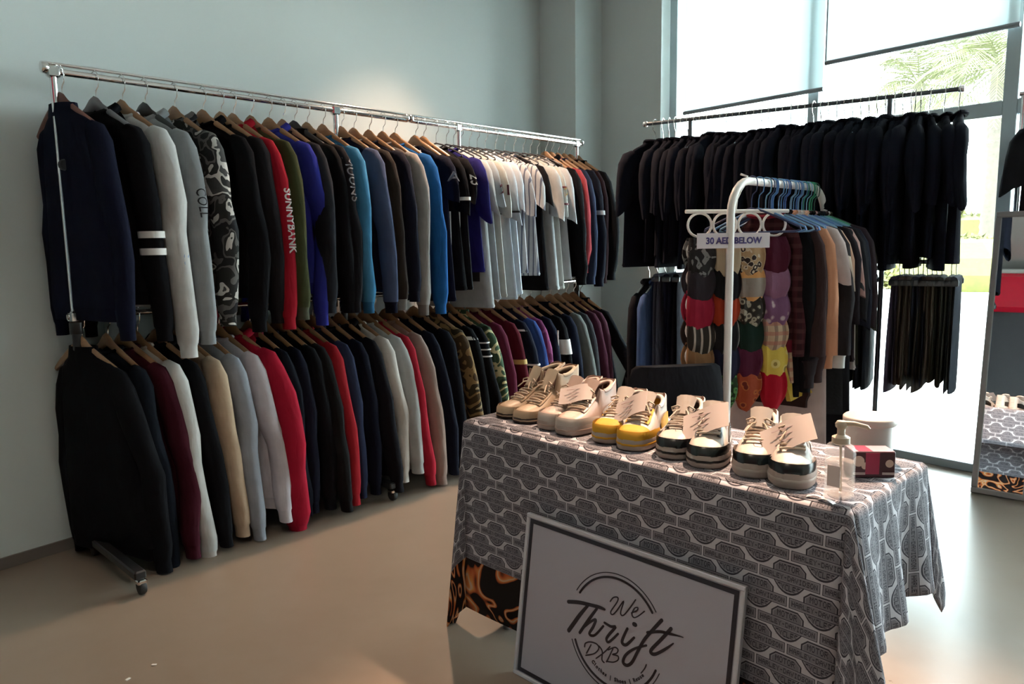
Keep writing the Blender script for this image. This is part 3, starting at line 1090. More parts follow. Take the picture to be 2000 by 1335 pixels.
LO = [
    (.041, 'big black coat', 'bulky black coat hanging nearest on the lower rail', BLK, dict(n='coat', W=1.12, T=1.25, L=.86, SL=.86, collar='stand', out=.05)),
    (.143, 'dark green-edged jacket', 'dark navy jacket with greenish edge right of the bulky black coat', (0.0048, 0.0066, 0.0108), dict(n='jacket', L=.90, SL=.92, T=1.1, extra=zipper(CHROME, .8))),
    (.207, 'burgundy sweatshirt', 'burgundy sweatshirt left of the long white sleeve, lower rail', (0.044, 0.0064, 0.0128), dict(SL=.84)),
    (.265, 'off-white sweatshirt', 'off-white sweatshirt whose long sleeve almost reaches the floor', (0.47, 0.46, 0.44), dict(SL=.90, sw=1.15, rib=fab((.50, .46, .42)))),
    (.35, 'black lower hoodie', 'black hoodie between the off-white and beige tops, lower rail', BLK, dict(n='hoodie', hood=1, SL=.84)),
    (.455, 'beige sweatshirt', 'beige cream sweatshirt on the lower rail', (0.46, 0.34, 0.24), dict(SL=.83)),
    (.552, 'blue-grey sweatshirt', 'pale blue-grey sweatshirt on the lower rail', (0.27, 0.29, 0.33), dict(SL=.86)),
    (.64, 'lilac white shirt', 'lilac white shirt just left of the wide red hoodie', (0.48, 0.44, 0.47), dict(n='shirt', SL=.80)),
    (.708, 'wide red hoodie', 'wide bright red hoodie on the lower rail', (0.33, 0.01, 0.028), dict(n='hoodie', hood=1, SL=.90, sw=1.35, W=1.12, T=1.1, out=.05)),
    (.799, 'red-collared navy jacket', 'dark navy jacket with red collar right of the wide red hoodie', (0.0048, 0.006, 0.0108), dict(n='jacket', SL=.82, collar='stand', trim=fab((.12, .01, .02)))),
    (.882, 'pink-logo navy sweatshirt', 'navy sweatshirt with tiny pink chest emblem', (0.0054, 0.006, 0.0132), dict(SL=.82, extra=patch('emblem', plain('print_pink', (.5, .18, .25), .8), .20, -.18, .02, .03))),
    (.953, 'black lower sweatshirt', 'black sweatshirt right of the pink-emblem navy one', BLK, dict(SL=.82)),
    (1.012, 'black ribbed cardigan', 'thin black cardigan left of the narrow red sweatshirt', (0.0078, 0.0072, 0.0078), dict(n='cardigan', SL=.84)),
    (1.08, 'narrow red sweatshirt', 'narrow red sweatshirt halfway along the near rack, lower rail', (0.27, 0.012, 0.018), dict(SL=.83)),
    (1.154, 'slate navy sweatshirt', 'slate navy sweatshirt right of the narrow red one', (0.0176, 0.0224, 0.048), dict(SL=.82)),
    (1.242, 'deep navy sweatshirt', 'deep navy sweatshirt left of the two black ones, lower rail', (0.0048, 0.006, 0.0132), dict(SL=.82)),
    (1.324, 'soft black hoodie', 'soft black hoodie beside the deep navy sweatshirt, lower rail', (0.006, 0.0054, 0.0078), dict(n='hoodie', hood=1, SL=.82)),
    (1.408, 'ivory sweatshirt', 'ivory sweatshirt left of the second red one on the lower rail', (0.52, 0.48, 0.44), dict(SL=.80, elbow=.03)),
    (1.487, 'light grey shirt', 'thin light grey shirt behind the ivory sweatshirt', (0.36, 0.36, 0.35), dict(n='shirt', SL=.76)),
    (1.547, 'second red sweatshirt', 'red sweatshirt right of the ivory one on the lower rail', (0.3, 0.012, 0.025), dict(SL=.84)),
    (1.637, 'dusty taupe sweatshirt', 'dusty taupe sweatshirt right of the second red one, lower rail', (0.28, 0.2, 0.17), dict(SL=.86)),
    (1.738, 'navy-black jumper', 'navy black jumper right of the dusty taupe one', (0.0054, 0.0066, 0.0144), dict(n='jumper', SL=.82)),
    (1.846, 'dark navy jumper', 'dark navy jumper left of the brown camouflage jacket', (0.0066, 0.0078, 0.0132), dict(n='jumper', SL=.82)),
    (1.958, 'brown camouflage jacket', 'brown camouflage jacket on the lower rail', CAMO2, dict(n='jacket', SL=.84, collar='stand')),
    (2.049, 'black striped track top', 'black track top with a white shoulder line', BLK, dict(n='jacket', SL=.82, collar='stand', extra=sleeve_bands([-.12], .02, PALE))),
    (2.125, 'white-lined black jacket', 'black jacket with several thin white sleeve lines', BLK, dict(n='jacket', SL=.80, extra=sleeve_bands([-.16, -.20, -.24], .008, PALE))),
    (2.199, 'green camouflage jacket', 'green and sand camouflage jacket on the lower rail', CAMO3, dict(n='jacket', SL=.82, collar='stand')),
    (2.301, 'maroon-pink sweatshirt', 'maroon pink sweatshirt right of the green camouflage jacket', (0.096, 0.0128, 0.032), dict(SL=.8)),
    (2.411, 'dark red sweatshirt', 'dark red sweatshirt above the left end of the table', (0.08, 0.0072, 0.0144), dict(SL=.8, extra=sleeve_bands([-.3], .03, PGOLD))),
    (2.52, 'white-piped navy jacket', 'navy jacket with white piping right of the dark red sweatshirt', (0.0072, 0.0084, 0.018), dict(n='jacket', SL=.8, extra=sleeve_bands([-.12, -.34], .012, PALE))),
    (2.618, 'blue-panelled jacket', 'dark jacket with bright blue sleeve panel', (0.016, 0.016, 0.04), dict(n='jacket', SL=.8, smat=fab((.03, .06, .20)))),
    (2.693, 'purple sweatshirt', 'purple and pink patterned sweatshirt behind the cream boots', pat('camo', [(.10, .012, .06), (.20, .04, .12), (.03, .02, .08)], 10), dict(SL=.8)),
    (2.775, 'white-striped navy top', 'navy top with a white stripe down its sleeve', (0.006, 0.0072, 0.018), dict(SL=.8, extra=patch('sleeve_line', PALE, .31, -.3, .012, .3, yy=0))),
    (2.88, 'white-patched black jacket', 'black jacket with white patch on its upper sleeve', BLK, dict(n='jacket', SL=.8, extra=sleeve_bands([-.22], .10, PALE))),
    (2.988, 'navy bomber jacket', 'plain navy bomber jacket toward the corner, lower rail', (0.0072, 0.0096, 0.021), dict(n='jacket', SL=.8, collar='stand')),
    (3.094, 'grey-sided jacket', 'dark jacket with grey sleeve toward the corner, lower rail', (0.012, 0.012, 0.0132), dict(n='jacket', SL=.8, smat=fab((.14, .15, .14)))),
    (3.179, 'charcoal jacket', 'charcoal jacket right of the grey-sleeved one, lower rail', CHA, dict(n='jacket', SL=.8)),
    (3.273, 'navy wine jacket', 'navy jacket with wine red sleeve near the corner, lower rail', NVY, dict(n='jacket', SL=.8, smat=fab((.06, .015, .03)))),
    (3.36, 'wine sweatshirt', 'wine coloured sweatshirt second last on the lower rail', (0.056, 0.016, 0.028), dict(SL=.8)),
    (3.44, 'last lower jacket', 'large black jacket last on the lower rail with elbow sticking out', (0.0048, 0.0054, 0.0072), dict(n='jacket', W=1.05, SL=.8, out=.13, collar='stand')),
]
HANG = {'w': ('wood', WOOD), 'd': ('wood', WOODD), 'g': ('wood', plain('grey_hanger', (.20, .20, .21), .5)), 'b': ('wood', plain('black_hanger', (.02, .02, .022), .4)), 'h': ('plastic', plain('black_wire_hanger', (.03, .03, .035), .35))}
HN = {'w': 'beech brown wooden', 'd': 'dark mahogany wooden', 'g': 'grey velvet', 'b': 'black flat', 'h': 'thin black wire'}


def hang_row(items, zr, tier, yaw0, yaw1, seed):
    n = len(items)
    rr = random.Random(seed)
    for i, (t, short, desc, colr, o) in enumerate(items):
        o = dict(o)
        nm = o.pop('n', 'sweatshirt')
        h = o.pop('h', 'w')
        s = o.pop('s', 'long')
        f = t / 3.45
        yaw = math.radians(yaw0 + (yaw1 - yaw0) * f + rr.uniform(-3.5, 3.5))
        rz = RZ + yaw
        loc = rk(t, 0, zr)
        m_ = colr if isinstance(colr, bpy.types.Material) else fab(colr)
        kind, hm = HANG[h]
        hanger(kind, hm, '%s hanger holding the %s' % (HN[h], short), loc, rz, '%s hangers' % tier)
        lab = desc if tier in desc else (desc + ', %s rail' % tier)
        o.setdefault('seed', seed * 100 + i)
        garment(nm, {'coat': 'coat', 'jacket': 'jacket', 'hoodie': 'hoodie'}.get(nm, nm), lab, loc + Vector((0, 0, -.148)), rz, m_, sleeves=s, group=None, wall=min(1.0, (.205 + .115 * t) / .34), splay=(.05 if tier == 'upper' else .13) * rr.uniform(.6, 1.35), **{k: v for k, v in o.items()})


hang_row(UP, ZU, 'upper', 17, 2, 1)
hang_row(LO, ZL, 'lower', 14, 3, 2)

# ---------------------------------------------------------------- window rack with black T-shirts and trousers
B0 = Vector((0.828, 4.552, 0))
E_ = Vector((0.824, -0.567, 0))
EP = Vector((-0.567, -0.824, 0))        # toward the room
RZB = math.atan2(EP.y, EP.x)
DARKST = plain('dark_steel_tube', (.10, .11, .12), .35, .8)


def tk(t, p=0.0, z=0.0):
    return B0 + E_ * t + EP * p + Vector((0, 0, z))


rack = thing('garment_rack', 'dark steel double rail rack full of black T-shirts before the window', 'clothes rack', tk(0), math.atan2(E_.y, E_.x))
MB().tube([(-.01, 0, 2.05), (1.60, 0, 2.05)], .011, 10).build('top_rail', DARKST, rack)
MB().tube([(-.01, 0, 1.235), (1.63, 0, 1.235)], .011, 10).build('lower_rail', DARKST, rack)
for x in (.265, 1.30):
    MB().tube([(x, 0, .07), (x, 0, 2.04)], .012, 10).build('post', DARKST, rack)
    ft = MB().box((x, 0, .06), (.04, .46, .03), 0, .006).build('foot', BLACKM, rack, False)
    for yy in (-.2, .2):
        MB().lathe((x, yy, .0), [(.012, 0), (.024, .006), (.026, .02), (.02, .04), (.01, .046)], 12).build('caster', RUBBER, ft)
for x in (-.015, 1.605):
    MB().lathe((0, 0, 0), [(.014, -.012), (.017, -.008), (.017, .008), (.014, .012)], 12).build('end_cap', CHROME, rack).matrix_local = Matrix.Translation((x, 0, 2.05)) @ Matrix.Rotation(PI / 2, 4, 'Y')

HBLUE = plain('pale_blue_plastic', (.16, .30, .40), .35)
HCLEAR = plain('clear_white_plastic', (.60, .66, .66), .25)
TBLK = fab((.006, .007, .013))
tees = []
for v in range(3):
    t = garment('t_shirt', 't-shirt', 'black cotton T-shirt in the tight row on the window rack', (0, 0, -50), 0, TBLK, L=.76 - .03 * v, SL=.44, sleeves='short', seed=50 + v, T=.62, W=1.08, group='black T-shirts on the window rack', sw=1.0)
    tees.append(t)
hproto = hanger('plastic', HBLUE, 'pale blue plastic hanger in the row of black T-shirts', (0, 0, -50), 0, 'hangers on the window rack')
rr = random.Random(11)
NT = 41
used = set()
for i in range(NT):
    f = i / (NT - 1)
    t = .06 + 1.53 * f
    if i == 0:
        t = .05
    if i >= NT - 4:
        t = 1.40 + .062 * (i - NT + 4) + .012
    yaw = math.radians(rr.uniform(-9, 9) + (-22 if i == 0 else 0) + (9 if i > NT - 6 else 0))
    loc = tk(t, 0, 2.05)
    lab = lab2 = None
    if i == 0:
        lab, lab2 = 'black T-shirt at the left end, its front turned to the room', 'clear plastic hanger at the left end of the window rack'
    if i == NT - 1:
        lab, lab2 = 'black T-shirt at the right end, its sleeve against the palm trees', 'pale blue plastic hanger at the right end of the window rack'
    src = tees[i % 3]
    if src.name not in used:
        used.add(src.name)
        KIDS[src.name] = list(src.children)
        o = src
        o.location = loc + Vector((0, 0, -.112))
        o.rotation_euler = (0, 0, RZB + yaw)
        if lab:
            o['label'] = lab
    else:
        o = dup(src, loc + Vector((0, 0, -.112 + rr.uniform(-.012, .01))), RZB + yaw, lab or 'black cotton T-shirt in the tight row on the window rack')
    if lab:
        if 'group' in o:
            del o['group']
    if i == 0:
        hanger('plastic', HCLEAR, lab2, loc, RZB + yaw)
    elif i == NT - 1:
        hproto.location = loc
        hproto.rotation_euler = (0, 0, RZB + yaw)
        hproto['label'] = lab2
        hproto['group'] = 'hangers on the window rack'
    else:
        dup(hproto, loc, RZB + yaw, 'pale blue plastic hanger in the row of black T-shirts', 'hangers on the window rack')


def trousers(label, loc, rz, mat, L=.58, w=.20, seed=0, group=None, dark=None):
    """trousers folded over a hanger bar; origin on the rail"""
    r = random.Random(seed)
    t = thing('trousers', label, 'trousers', loc, rz, group)
    for k, s in (('leg', -1), ('leg', 1)):
        mb = MB()
        rings = []
        ph = r.uniform(0, 6)
        ll = L * r.uniform(.93, 1.05)
        for i in range(9):
            z = -.085 - ll * i / 8
            f = i / 8
            hw = w * (.86 + .16 * f) * .5
            ht = .0105 + .004 * math.sin(PI * f)
            yy = s * (.010 + .004 * f)
            rings.append([(hw * math.cos(2 * PI * j / 12) + .008 * math.sin(5 * f + ph), yy + ht * math.sin(2 * PI * j / 12) + .006 * f * math.sin(4 * PI * j / 12 + ph), z) for j in range(12)])
        mb.loft(rings, True, True, True)
        mb.build(k, mat, t)
    mb = MB()
    mb.tube([(-w * .43, 0, -.085), (w * .43, 0, -.085)], .020, 8)
    mb.build('fold', mat, t)
    return t


TC = [((.055, .045, .07), 'purplish grey'), ((.07, .055, .045), 'brown'), ((.05, .035, .03), 'dark brown'), ((.085, .07, .055), 'taupe'), ((.02, .022, .035), 'navy'), ((.012, .014, .024), 'black navy'),
      ((.045, .035, .03), 'coffee'), ((.07, .05, .04), 'chestnut'), ((.06, .05, .04), 'umber'), ((.035, .035, .03), 'charcoal green'), ((.06, .06, .055), 'grey olive'), ((.03, .035, .045), 'slate')]
for i, (c, nm) in enumerate(TC):
    t = 1.385 + .0205 * i + (.02 if i >= 10 else 0)
    lab = '%s trousers folded on the lower window rail, %s' % (nm, ('leftmost by the bright gap' if i == 0 else 'rightmost by the hedge' if i == 11 else 'right of the %s pair' % TC[i - 1][1]))
    yaw = math.radians(rr.uniform(-6, 6))
    trousers(lab, tk(t, 0, 1.235), RZB + yaw, fab([x * 1.7 for x in c]), L=.50 + rr.uniform(-.02, .05), w=.36, seed=i)
    hanger('clip', DARKST, 'dark clip hanger carrying the %s trousers' % nm, tk(t, 0, 1.235), RZB + yaw)
JE = [(.02, (.012, .012, .016), 'black jacket hanging left of the blue jeans under the T-shirts', 0), (.075, (.06, .10, .22), 'blue denim jacket with pale edge under the black T-shirts', 1), (.125, (.10, .11, .16), 'faded slate jeans under the left end of the T-shirts', 2), (.19, (.02, .022, .05), 'dark indigo jeans behind the scarf hanger', 3), (.25, (.012, .012, .018), 'black jeans behind the scarf hanger', 4)]
for t, c, lab, k in JE:
    loc = tk(t, .0, 1.235)
    if k < 2:
        o = garment('jacket', 'jacket', lab, loc + Vector((0, 0, -.11)), RZB, fab(c), L=.62, SL=.60 if k else .62, sleeves='long', T=.5, sw=.62, W=.8, seed=80 + k)
    else:
        trousers(lab, loc, RZB, fab(c), L=.62, w=.34, seed=70 + k)
    hanger('plastic' if k < 2 else 'clip', HCLEAR if k < 2 else DARKST, 'hanger carrying the %s' % ' '.join(lab.split()[:3]), loc, RZB)
# trousers in mid rail, half hidden by the colourful rack
for i in range(6):
    t = 1.02 + .045 * i
    c = [(.012, .012, .018), (.02, .02, .03), (.03, .028, .02), (.012, .012, .014), (.03, .03, .022), (.014, .014, .02)][i]
    lab = ['black', 'dark grey', 'dark olive', 'jet black', 'olive black', 'ink black'][i] + ' trousers on the lower window rail behind the colourful rack'
    trousers(lab, tk(t, 0, 1.235), RZB, fab(c), L=.56, w=.36, seed=90 + i)
    hanger('clip', DARKST, 'dark clip hanger carrying the %s' % lab.split(' on ')[0], tk(t, 0, 1.235), RZB)

# ---------------------------------------------------------------- white arched rack with colourful tops
G0 = Vector((0.905, 3.085, 0))
GD = Vector((0.717, 0.697, 0))
GP = Vector((0.697, -0.717, 0))
RZG = math.atan2(GP.y, GP.x)


def gk(t, p=0.0, z=0.0):
    return G0 + GD * t + GP * p + Vector((0, 0, z))


rack = thing('arched_rack', 'white arched tube rack behind the shoe table', 'clothes rack', gk(0), math.atan2(GD.y, GD.x))
GL = .90
pts = [(0, 0, .07), (0, 0, 1.46)] + [(.14 - .14 * math.cos(a), 0, 1.46 + .14 * math.sin(a)) for a in [PI / 2 * k / 6 for k in range(1, 7)]]
pts += [(GL - .14 + .14 * math.sin(a), 0, 1.46 + .14 * math.cos(a)) for a in [PI / 2 * k / 6 for k in range(0, 7)]] + [(GL, 0, .07)]
MB().tube(pts, .0165, 12).build('arch_tube', WHITEM, rack)
for x in (0, GL):
    ft = MB().box((x, 0, .06), (.04, .50, .03), 0, .006).build('foot', WHITEM, rack, False)
    for yy in (-.22, .22):
        MB().lathe((x, yy, 0), [(.012, 0), (.022, .006), (.024, .02), (.016, .046)], 12).build('caster', RUBBER, ft)
MB().tube([(0, 0, .22), (GL, 0, .22)], .011, 10).build('bottom_rail', WHITEM, rack)

PLAIDR = pat('plaid', [(.050, .010, .015), (.012, .005, .008), (.085, .030, .030)], 22)
CR = [  # short, description, colour, sleeve kind, options
    ('maroon check shirt', 'dark maroon checked shirt with red cuff, nearest on the white rack', PLAIDR, 'long', dict(n='shirt', SL=.54, L=.60, W=.62, sw=.75, sx=.62, rib=fab((.16, .015, .03)))),
    ('black shirt', 'black shirt right behind the maroon checked one, white rack', BLK, 'long', dict(n='shirt', SL=.72, L=.8, W=.7, sx=.70)),
    ('near-black blouse', 'near-black blouse left of the dark brown top, white rack', (.02, .014, .016), 'long', dict(n='blouse', SL=.7, L=.76, W=.74, sx=.74)),
    ('dark brown top', 'dark brown long top left of the rust coloured shirt', (.035, .018, .018), 'long', dict(n='top', SL=.68, L=.85, W=.8, sx=.80)),
    ('rust shirt', 'rust peach long-sleeved shirt on the white rack', (.50, .235, .14), 'long', dict(n='shirt', SL=.62, L=.64, W=.86, sx=.88)),
    ('long blush dress', 'long pale blush dress reaching below the rust shirt', (.47, .37, .35), 'short', dict(n='dress', SL=.3, L=1.20, W=.95)),
    ('white piped blouse', 'black blouse with white piping right of the rust shirt', (.02, .016, .018), 'long', dict(n='blouse', SL=.62, L=.6, rib=fab((.5, .48, .46)))),
    ('cream cardigan', 'cream cardigan with narrow sleeve on the white rack', (.52, .42, .34), 'short', dict(n='cardigan', SL=.3, L=.5)),
    ('peach short-sleeved top', 'peach short-sleeved top with its sleeve pointing down right', (.56, .34, .24), 'short', dict(n='top', SL=.40, L=.5, sw=.8)),
    ('black boxy T-shirt', 'boxy black T-shirt behind the peach top, white rack', (.016, .012, .016), 'short', dict(n='t_shirt', SL=.44, L=.66)),
    ('lime dress', 'black dress with a lime green side strip, white rack', pat('stripe', [(.012, .012, .014), (.42, .52, .12)], 2.2, 0), 'short', dict(n='dress', SL=.3, L=.95)),
    ('pink-edged top', 'dusty pink top with pale edge on the white rack', (.40, .24, .22), 'short', dict(n='top', SL=.36, L=.56)),
    ('black piped T-shirt', 'black T-shirt with grey shoulder piping, white rack', (.014, .014, .017), 'short', dict(n='t_shirt', SL=.46, L=.68)),
    ('long black trousers dress', 'long black dress hanging low at the far end of the white rack', (.012, .012, .016), 'short', dict(n='dress', SL=.3, L=1.15)),
    ('navy T-shirt', 'navy T-shirt with pale sleeve edge, white rack', (.014, .016, .028), 'short', dict(n='t_shirt', SL=.48, L=.66)),
    ('brown-black oversize T-shirt', 'brown black oversize T-shirt with wide sleeve, white rack', (.026, .016, .020), 'short', dict(n='t_shirt', SL=.54, L=.72, sw=1.2)),
    ('white under-shirt', 'white shirt showing below the oversize T-shirt', (.50, .46, .45), 'short', dict(n='shirt', SL=.3, L=.76)),
    ('olive-black T-shirt', 'olive black T-shirt last on the white rack', (.022, .021, .014), 'short', dict(n='t_shirt', SL=.50, L=.74)),
]
HB = [plain('dark_green_hanger', (.02, .07, .05), .35), plain('navy_hanger', (.02, .03, .10), .35), plain('sky_blue_hanger', (.10, .24, .48), .35), plain('blue_hanger', (.05, .14, .40), .35), plain('light_blue_hanger', (.18, .34, .52), .35), plain('green_hanger', (.03, .28, .15), .35)]
HBN = ['dark green', 'navy', 'sky blue', 'blue', 'light blue', 'bright green']
HSEQ = [0, 1, 2, 2, 4, 2, 3, 1, 4, 2, 3, 4, 2, 3, 4, 5, 5, 0]
n = len(CR)
for i, (short, desc, colr, s, o) in enumerate(CR):
    o = dict(o)
    nm = o.pop('n')
    t = (.30, .325, .345, .365, .415, .44, .465, .485, .53, .565, .59, .615, .65, .67, .70, .735, .755, .785)[i]
    yaw = math.radians(rr.uniform(-3, 3) + 4)
    loc = gk(t, 0, 1.60)
    m_ = colr if isinstance(colr, bpy.types.Material) else fab(colr)
    hb = HB[HSEQ[i]]
    hanger('plastic', hb, '%s plastic hanger holding the %s' % (HBN[HSEQ[i]], short), loc, RZG + yaw, None, hb)
    garment(nm, {'t_shirt': 't-shirt'}.get(nm, nm), desc, loc + Vector((0, 0, -.128)), RZG + yaw, m_, sleeves=s, T=.62, seed=200 + i, **o)
for i in range(10):   # empty hangers in between
    t = .17 + .062 * i
    k = [1, 2, 4, 3, 2, 3, 4, 2, 5, 5][i]
    lab = '%s plastic hanger with no garment, %s on the white rack' % (HBN[k], ['nearest', 'second nearest', 'third along', 'fourth along', 'fifth along', 'sixth along', 'seventh along', 'eighth along', 'second farthest', 'farthest'][i])
    hanger('plastic', HB[k], lab, gk(t, 0, 1.60), RZG + math.radians(4 + rr.uniform(-3, 3)), None, HB[k])

# ---------------------------------------------------------------- ring hanger with scarves and its price card
RH = Vector((0.957, 3.165, 0))
RDIR = Vector((math.cos(.20), math.sin(.20), 0))
RNRM = Vector((math.sin(.20), -math.cos(.20), 0))
RZR = .20
rh = thing('ring_hanger', 'white multi-ring scarf hanger on the white rack behind the shoes', 'hanger', RH, RZR)
ZB = 1.475
MB().tube([(-.235, 0, ZB), (.235, 0, ZB)], .008, 8).build('top_bar', WHITEM, rh)
MB().tube([(-.01, 0, ZB), (-.005, 0, ZB + .05), (.015, 0, ZB + .09), (.03, .0, ZB + .11), (.045, .01, ZB + .145), (.02, .02, ZB + .155)], .005, 8).build('hook', WHITEM, rh)
ring_me = MB().torus((0, 0, 0), .049, .0055, 'y', 24, 6, 1.08).mesh('ring', WHITEM)
CX = [-.171, -.057, .057, .171]
RZS = [ZB - .056 - .110 * k for k in range(7)]
for k in range(7):
    for c in range(4):
        o = bpy.data.objects.new('ring', ring_me)
        COL.objects.link(o)
        o.parent = rh
        o.location = (CX[c], 0, RZS[k])


def scarf(label, row, colm, mat, tail=None, seed=0, fat=1.0):
    """scarf drawn through a ring: a fat gathered loop in front, a thinner one behind, an optional tail"""
    r = random.Random(seed)
    x0 = CX[colm]
    z0 = RZS[row] + .028
    w = RH + RDIR * x0
    t = thing('scarf', label, 'scarf', (w.x, w.y, z0), RZR, 'scarves in the ring hanger')
    ph = r.uniform(0, 6)
    for nm, s in (('front_loop', -1), ('back_loop', 1)):
        mb = MB()
        rings = []
        L = (.150 if s < 0 else .125) * r.uniform(.94, 1.06)
        sk = r.uniform(-.008, .008)
        nj = 28
        for i in range(11):
            f = i / 10
            z = .030 - (L + .030) * f
            hw = fat * (.046 + .011 * math.sin(PI * min(1, f * 1.1))) * (1 if f < .86 else (1 - (f - .86) * 2.2))
            ht = .010 + .017 * math.sin(PI * min(1, f * .8 + .08))
            if s > 0:
                ht *= .6
            yc = s * (.010 + .020 * math.sin(PI * min(1, f * 1.05)))
            ring = []
            for j in range(nj):
                a = 2 * PI * j / nj
                ca, sa = math.cos(a), math.sin(a)
                pl_ = 1 + .30 * math.sin(7 * a + ph + 1.5 * math.sin(3 * f)) * (1 - .55 * f)
                x = hw * math.copysign(abs(ca) ** .6, ca)
                sag = -.026 * (1 - (x / hw) ** 2) * f * f + .012 * (x / hw) ** 2 * f
                ring.append((x + sk * f, yc + ht * math.copysign(abs(sa) ** .8, sa) * pl_, z + sag))
            rings.append(ring)
        mb.loft(rings, True, True, True)
        mb.build(nm, mat, t)
    if tail:
        dx, L, wd = tail
        mb = MB()
        rings = []
        for i in range(8):
            f = i / 7
            hw = wd * (.35 + .65 * f)
            xc = .045 + dx * f
            rings.append([(xc + hw * math.cos(2 * PI * j / 12), -.004 + (.006 + .012 * f) * math.sin(2 * PI * j / 12) + .010 * f * math.sin(6 * PI * j / 12), -.0 - L * f + .02 * f * math.cos(2 * PI * j / 12)) for j in range(12)])
        mb.loft(rings, True, True, True)
        mb.build('tail', mat, t)
    return t


LEO = pat('leopard', [(.50, .40, .30), (.03, .02, .018), (.34, .22, .12)], 34)
LEOD = pat('leopard', [(.05, .04, .03), (.30, .26, .20), (.02, .015, .012)], 34)
FLO = pat('floral', [(.16, .07, .14), (.45, .36, .36), (.30, .20, .24)], 30)
PLT = pat('plaid', [(.46, .33, .22), (.10, .06, .06), (.36, .12, .09)], 24)
STR = pat('stripe', [(.03, .025, .022), (.40, .33, .28)], 30, 0)
STB = pat('stripe', [(.010, .010, .012), (.42, .40, .38)], 14, 0)
PNK = pat('leopard', [(.30, .015, .09), (.12, .008, .04), (.40, .06, .18)], 40)
GRN = pat('leopard', [(.03, .10, .03), (.10, .22, .08), (.015, .03, .012)], 44)
YEL = pat('floral', [(.56, .40, .07), (.30, .22, .06), (.62, .50, .18)], 16)
TWO = pat('stripe', [(.24, .20, .17), (.52, .25, .09)], 9, 2)
RFL = pat('floral', [(.28, .05, .02), (.14, .02, .015), (.36, .10, .03)], 22)
TLP = pat('plaid', [(.40, .22, .17), (.14, .05, .06), (.50, .30, .18)], 14)
SC = [
    (1, 0, pat('camo', [(.02, .02, .022), (.18, .18, .18), (.03, .03, .03)], 26), 'black and grey patterned scarf in the top left ring with fabric', None),
    (1, 1, fab((.40, .32, .22)), 'beige scarf behind the post just below the price card', None),
    (1, 2, LEO, 'leopard print scarf just below the word BELOW', None),
    (1, 3, fab((.065, .010, .022)), 'dark maroon scarf right of the price card', None),
    (2, 0, fab((.030, .024, .030)), 'charcoal scarf at left in the second row of scarves', None),
    (2, 1, fab((.010, .010, .012)), 'jet black scarf left of the white post', None),
    (2, 2, TWO, 'taupe scarf with an orange band right of the post', None),
    (2, 3, fab((.22, .10, .16)), 'mauve pink scarf with a long rosy tail at right', (.10, .22, .05)),
    (3, 0, fab((.26, .015, .035)), 'crimson scarf in the left column of rings', None),
    (3, 1, fab((.30, .035, .015)), 'rust red scarf touching the white post', None),
    (3, 2, LEOD, 'dark leopard print scarf right of the white post', None),
    (3, 3, FLO, 'purple floral scarf with cream corner in the right column', None),
    (4, 0, STR, 'brown and cream striped scarf in the left column', None),
    (4, 1, STB, 'black scarf with white stripe left of the post', None),
    (4, 2, fab((.010, .022, .017)), 'dark green scarf right of the post', None),
    (4, 3, PLT, 'tan plaid scarf with long plaid tail at right', (.11, .26, .07)),
    (5, 0, fab((.24, .125, .06)), 'satin brown scarf in the left column', None),
    (5, 1, fab((.014, .014, .032)), 'navy scarf left of the post in the lower rows', None),
    (5, 2, fab((.075, .012, .030)), 'wine maroon scarf right of the post in the lower rows', None),
    (5, 3, YEL, 'bright yellow floral scarf with spreading tail', (.10, .23, .06)),
    (6, 0, PNK, 'magenta pink scarf at the bottom of the left column', None),
    (6, 1, GRN, 'green speckled scarf at the bottom, left of the post', None),
    (6, 2, RFL, 'orange red patterned scarf at the bottom, right of the post', None),
    (6, 3, fab((.34, .008, .020)), 'bright red scarf at the bottom of the right column', None),
]
for i, (r_, c_, m_, lab, tail) in enumerate(SC):
    scarf(lab, r_, c_, m_, tail, i, 1.08)

pc = RH + RDIR * (-.055) + RNRM * .075
card = thing('price_card', 'white price card with purple letters BELOW clipped across the ring hanger', 'sign', (pc.x, pc.y, ZB - .122), RZR)
CARDM = plain('price_card_paper', (.62, .55, .58), .6)
PURP = plain('purple_ink', (.05, .03, .16), .6)
MB().box((0, 0, 0), (.325, .003, .062), 0, .0008).build('card', CARDM, card, False)
letter('lettering', '30 AED BELOW', .036, PURP, card, Matrix(((1, 0, 0, 0), (0, 0, -1, -.0022), (0, 1, 0, -.001), (0, 0, 0, 1))), bold=.0013)
MB().box((-.02, .04, .02), (.02, .075, .012)).build('clip', WHITEM, card, False)

# black chair behind the shoes
cp = Vector((0.70, 2.78, 0))
ch = thing('office_chair', 'black rounded chair back showing behind the white and pink shoes', 'chair', cp, math.radians(8))
mb = MB()
rings = []
for k in range(7):
    z = .52 + .32 * k / 6
    hw = .21 * (1 - .10 * (k / 6) ** 4)
    rings.append([(hw * math.copysign(abs(math.cos(2 * PI * j / 16)) ** .5, math.cos(2 * PI * j / 16)), .2 + .03 * math.sin(2 * PI * j / 16) + .02 * math.cos(2 * PI * j / 16) ** 2, z) for j in range(16)])
rings.append([(p[0] * .90, p[1], .853) for p in rings[-1]])
mb.loft(rings, True, True, True)
mb.build('backrest', fab((.012, .012, .015)), ch)
MB().box((0, 0, .45), (.44, .42, .07), 0, .03).build('seat', fab((.012, .012, .015)), ch)
MB().tube([(0, .2, .55), (0, .22, .44), (0, .05, .40)], .018, 8).build('back_support', BLACKM, ch)
MB().tube([(0, 0, .42), (0, 0, .08)], .025, 10).build('gas_column', BLACKM, ch)
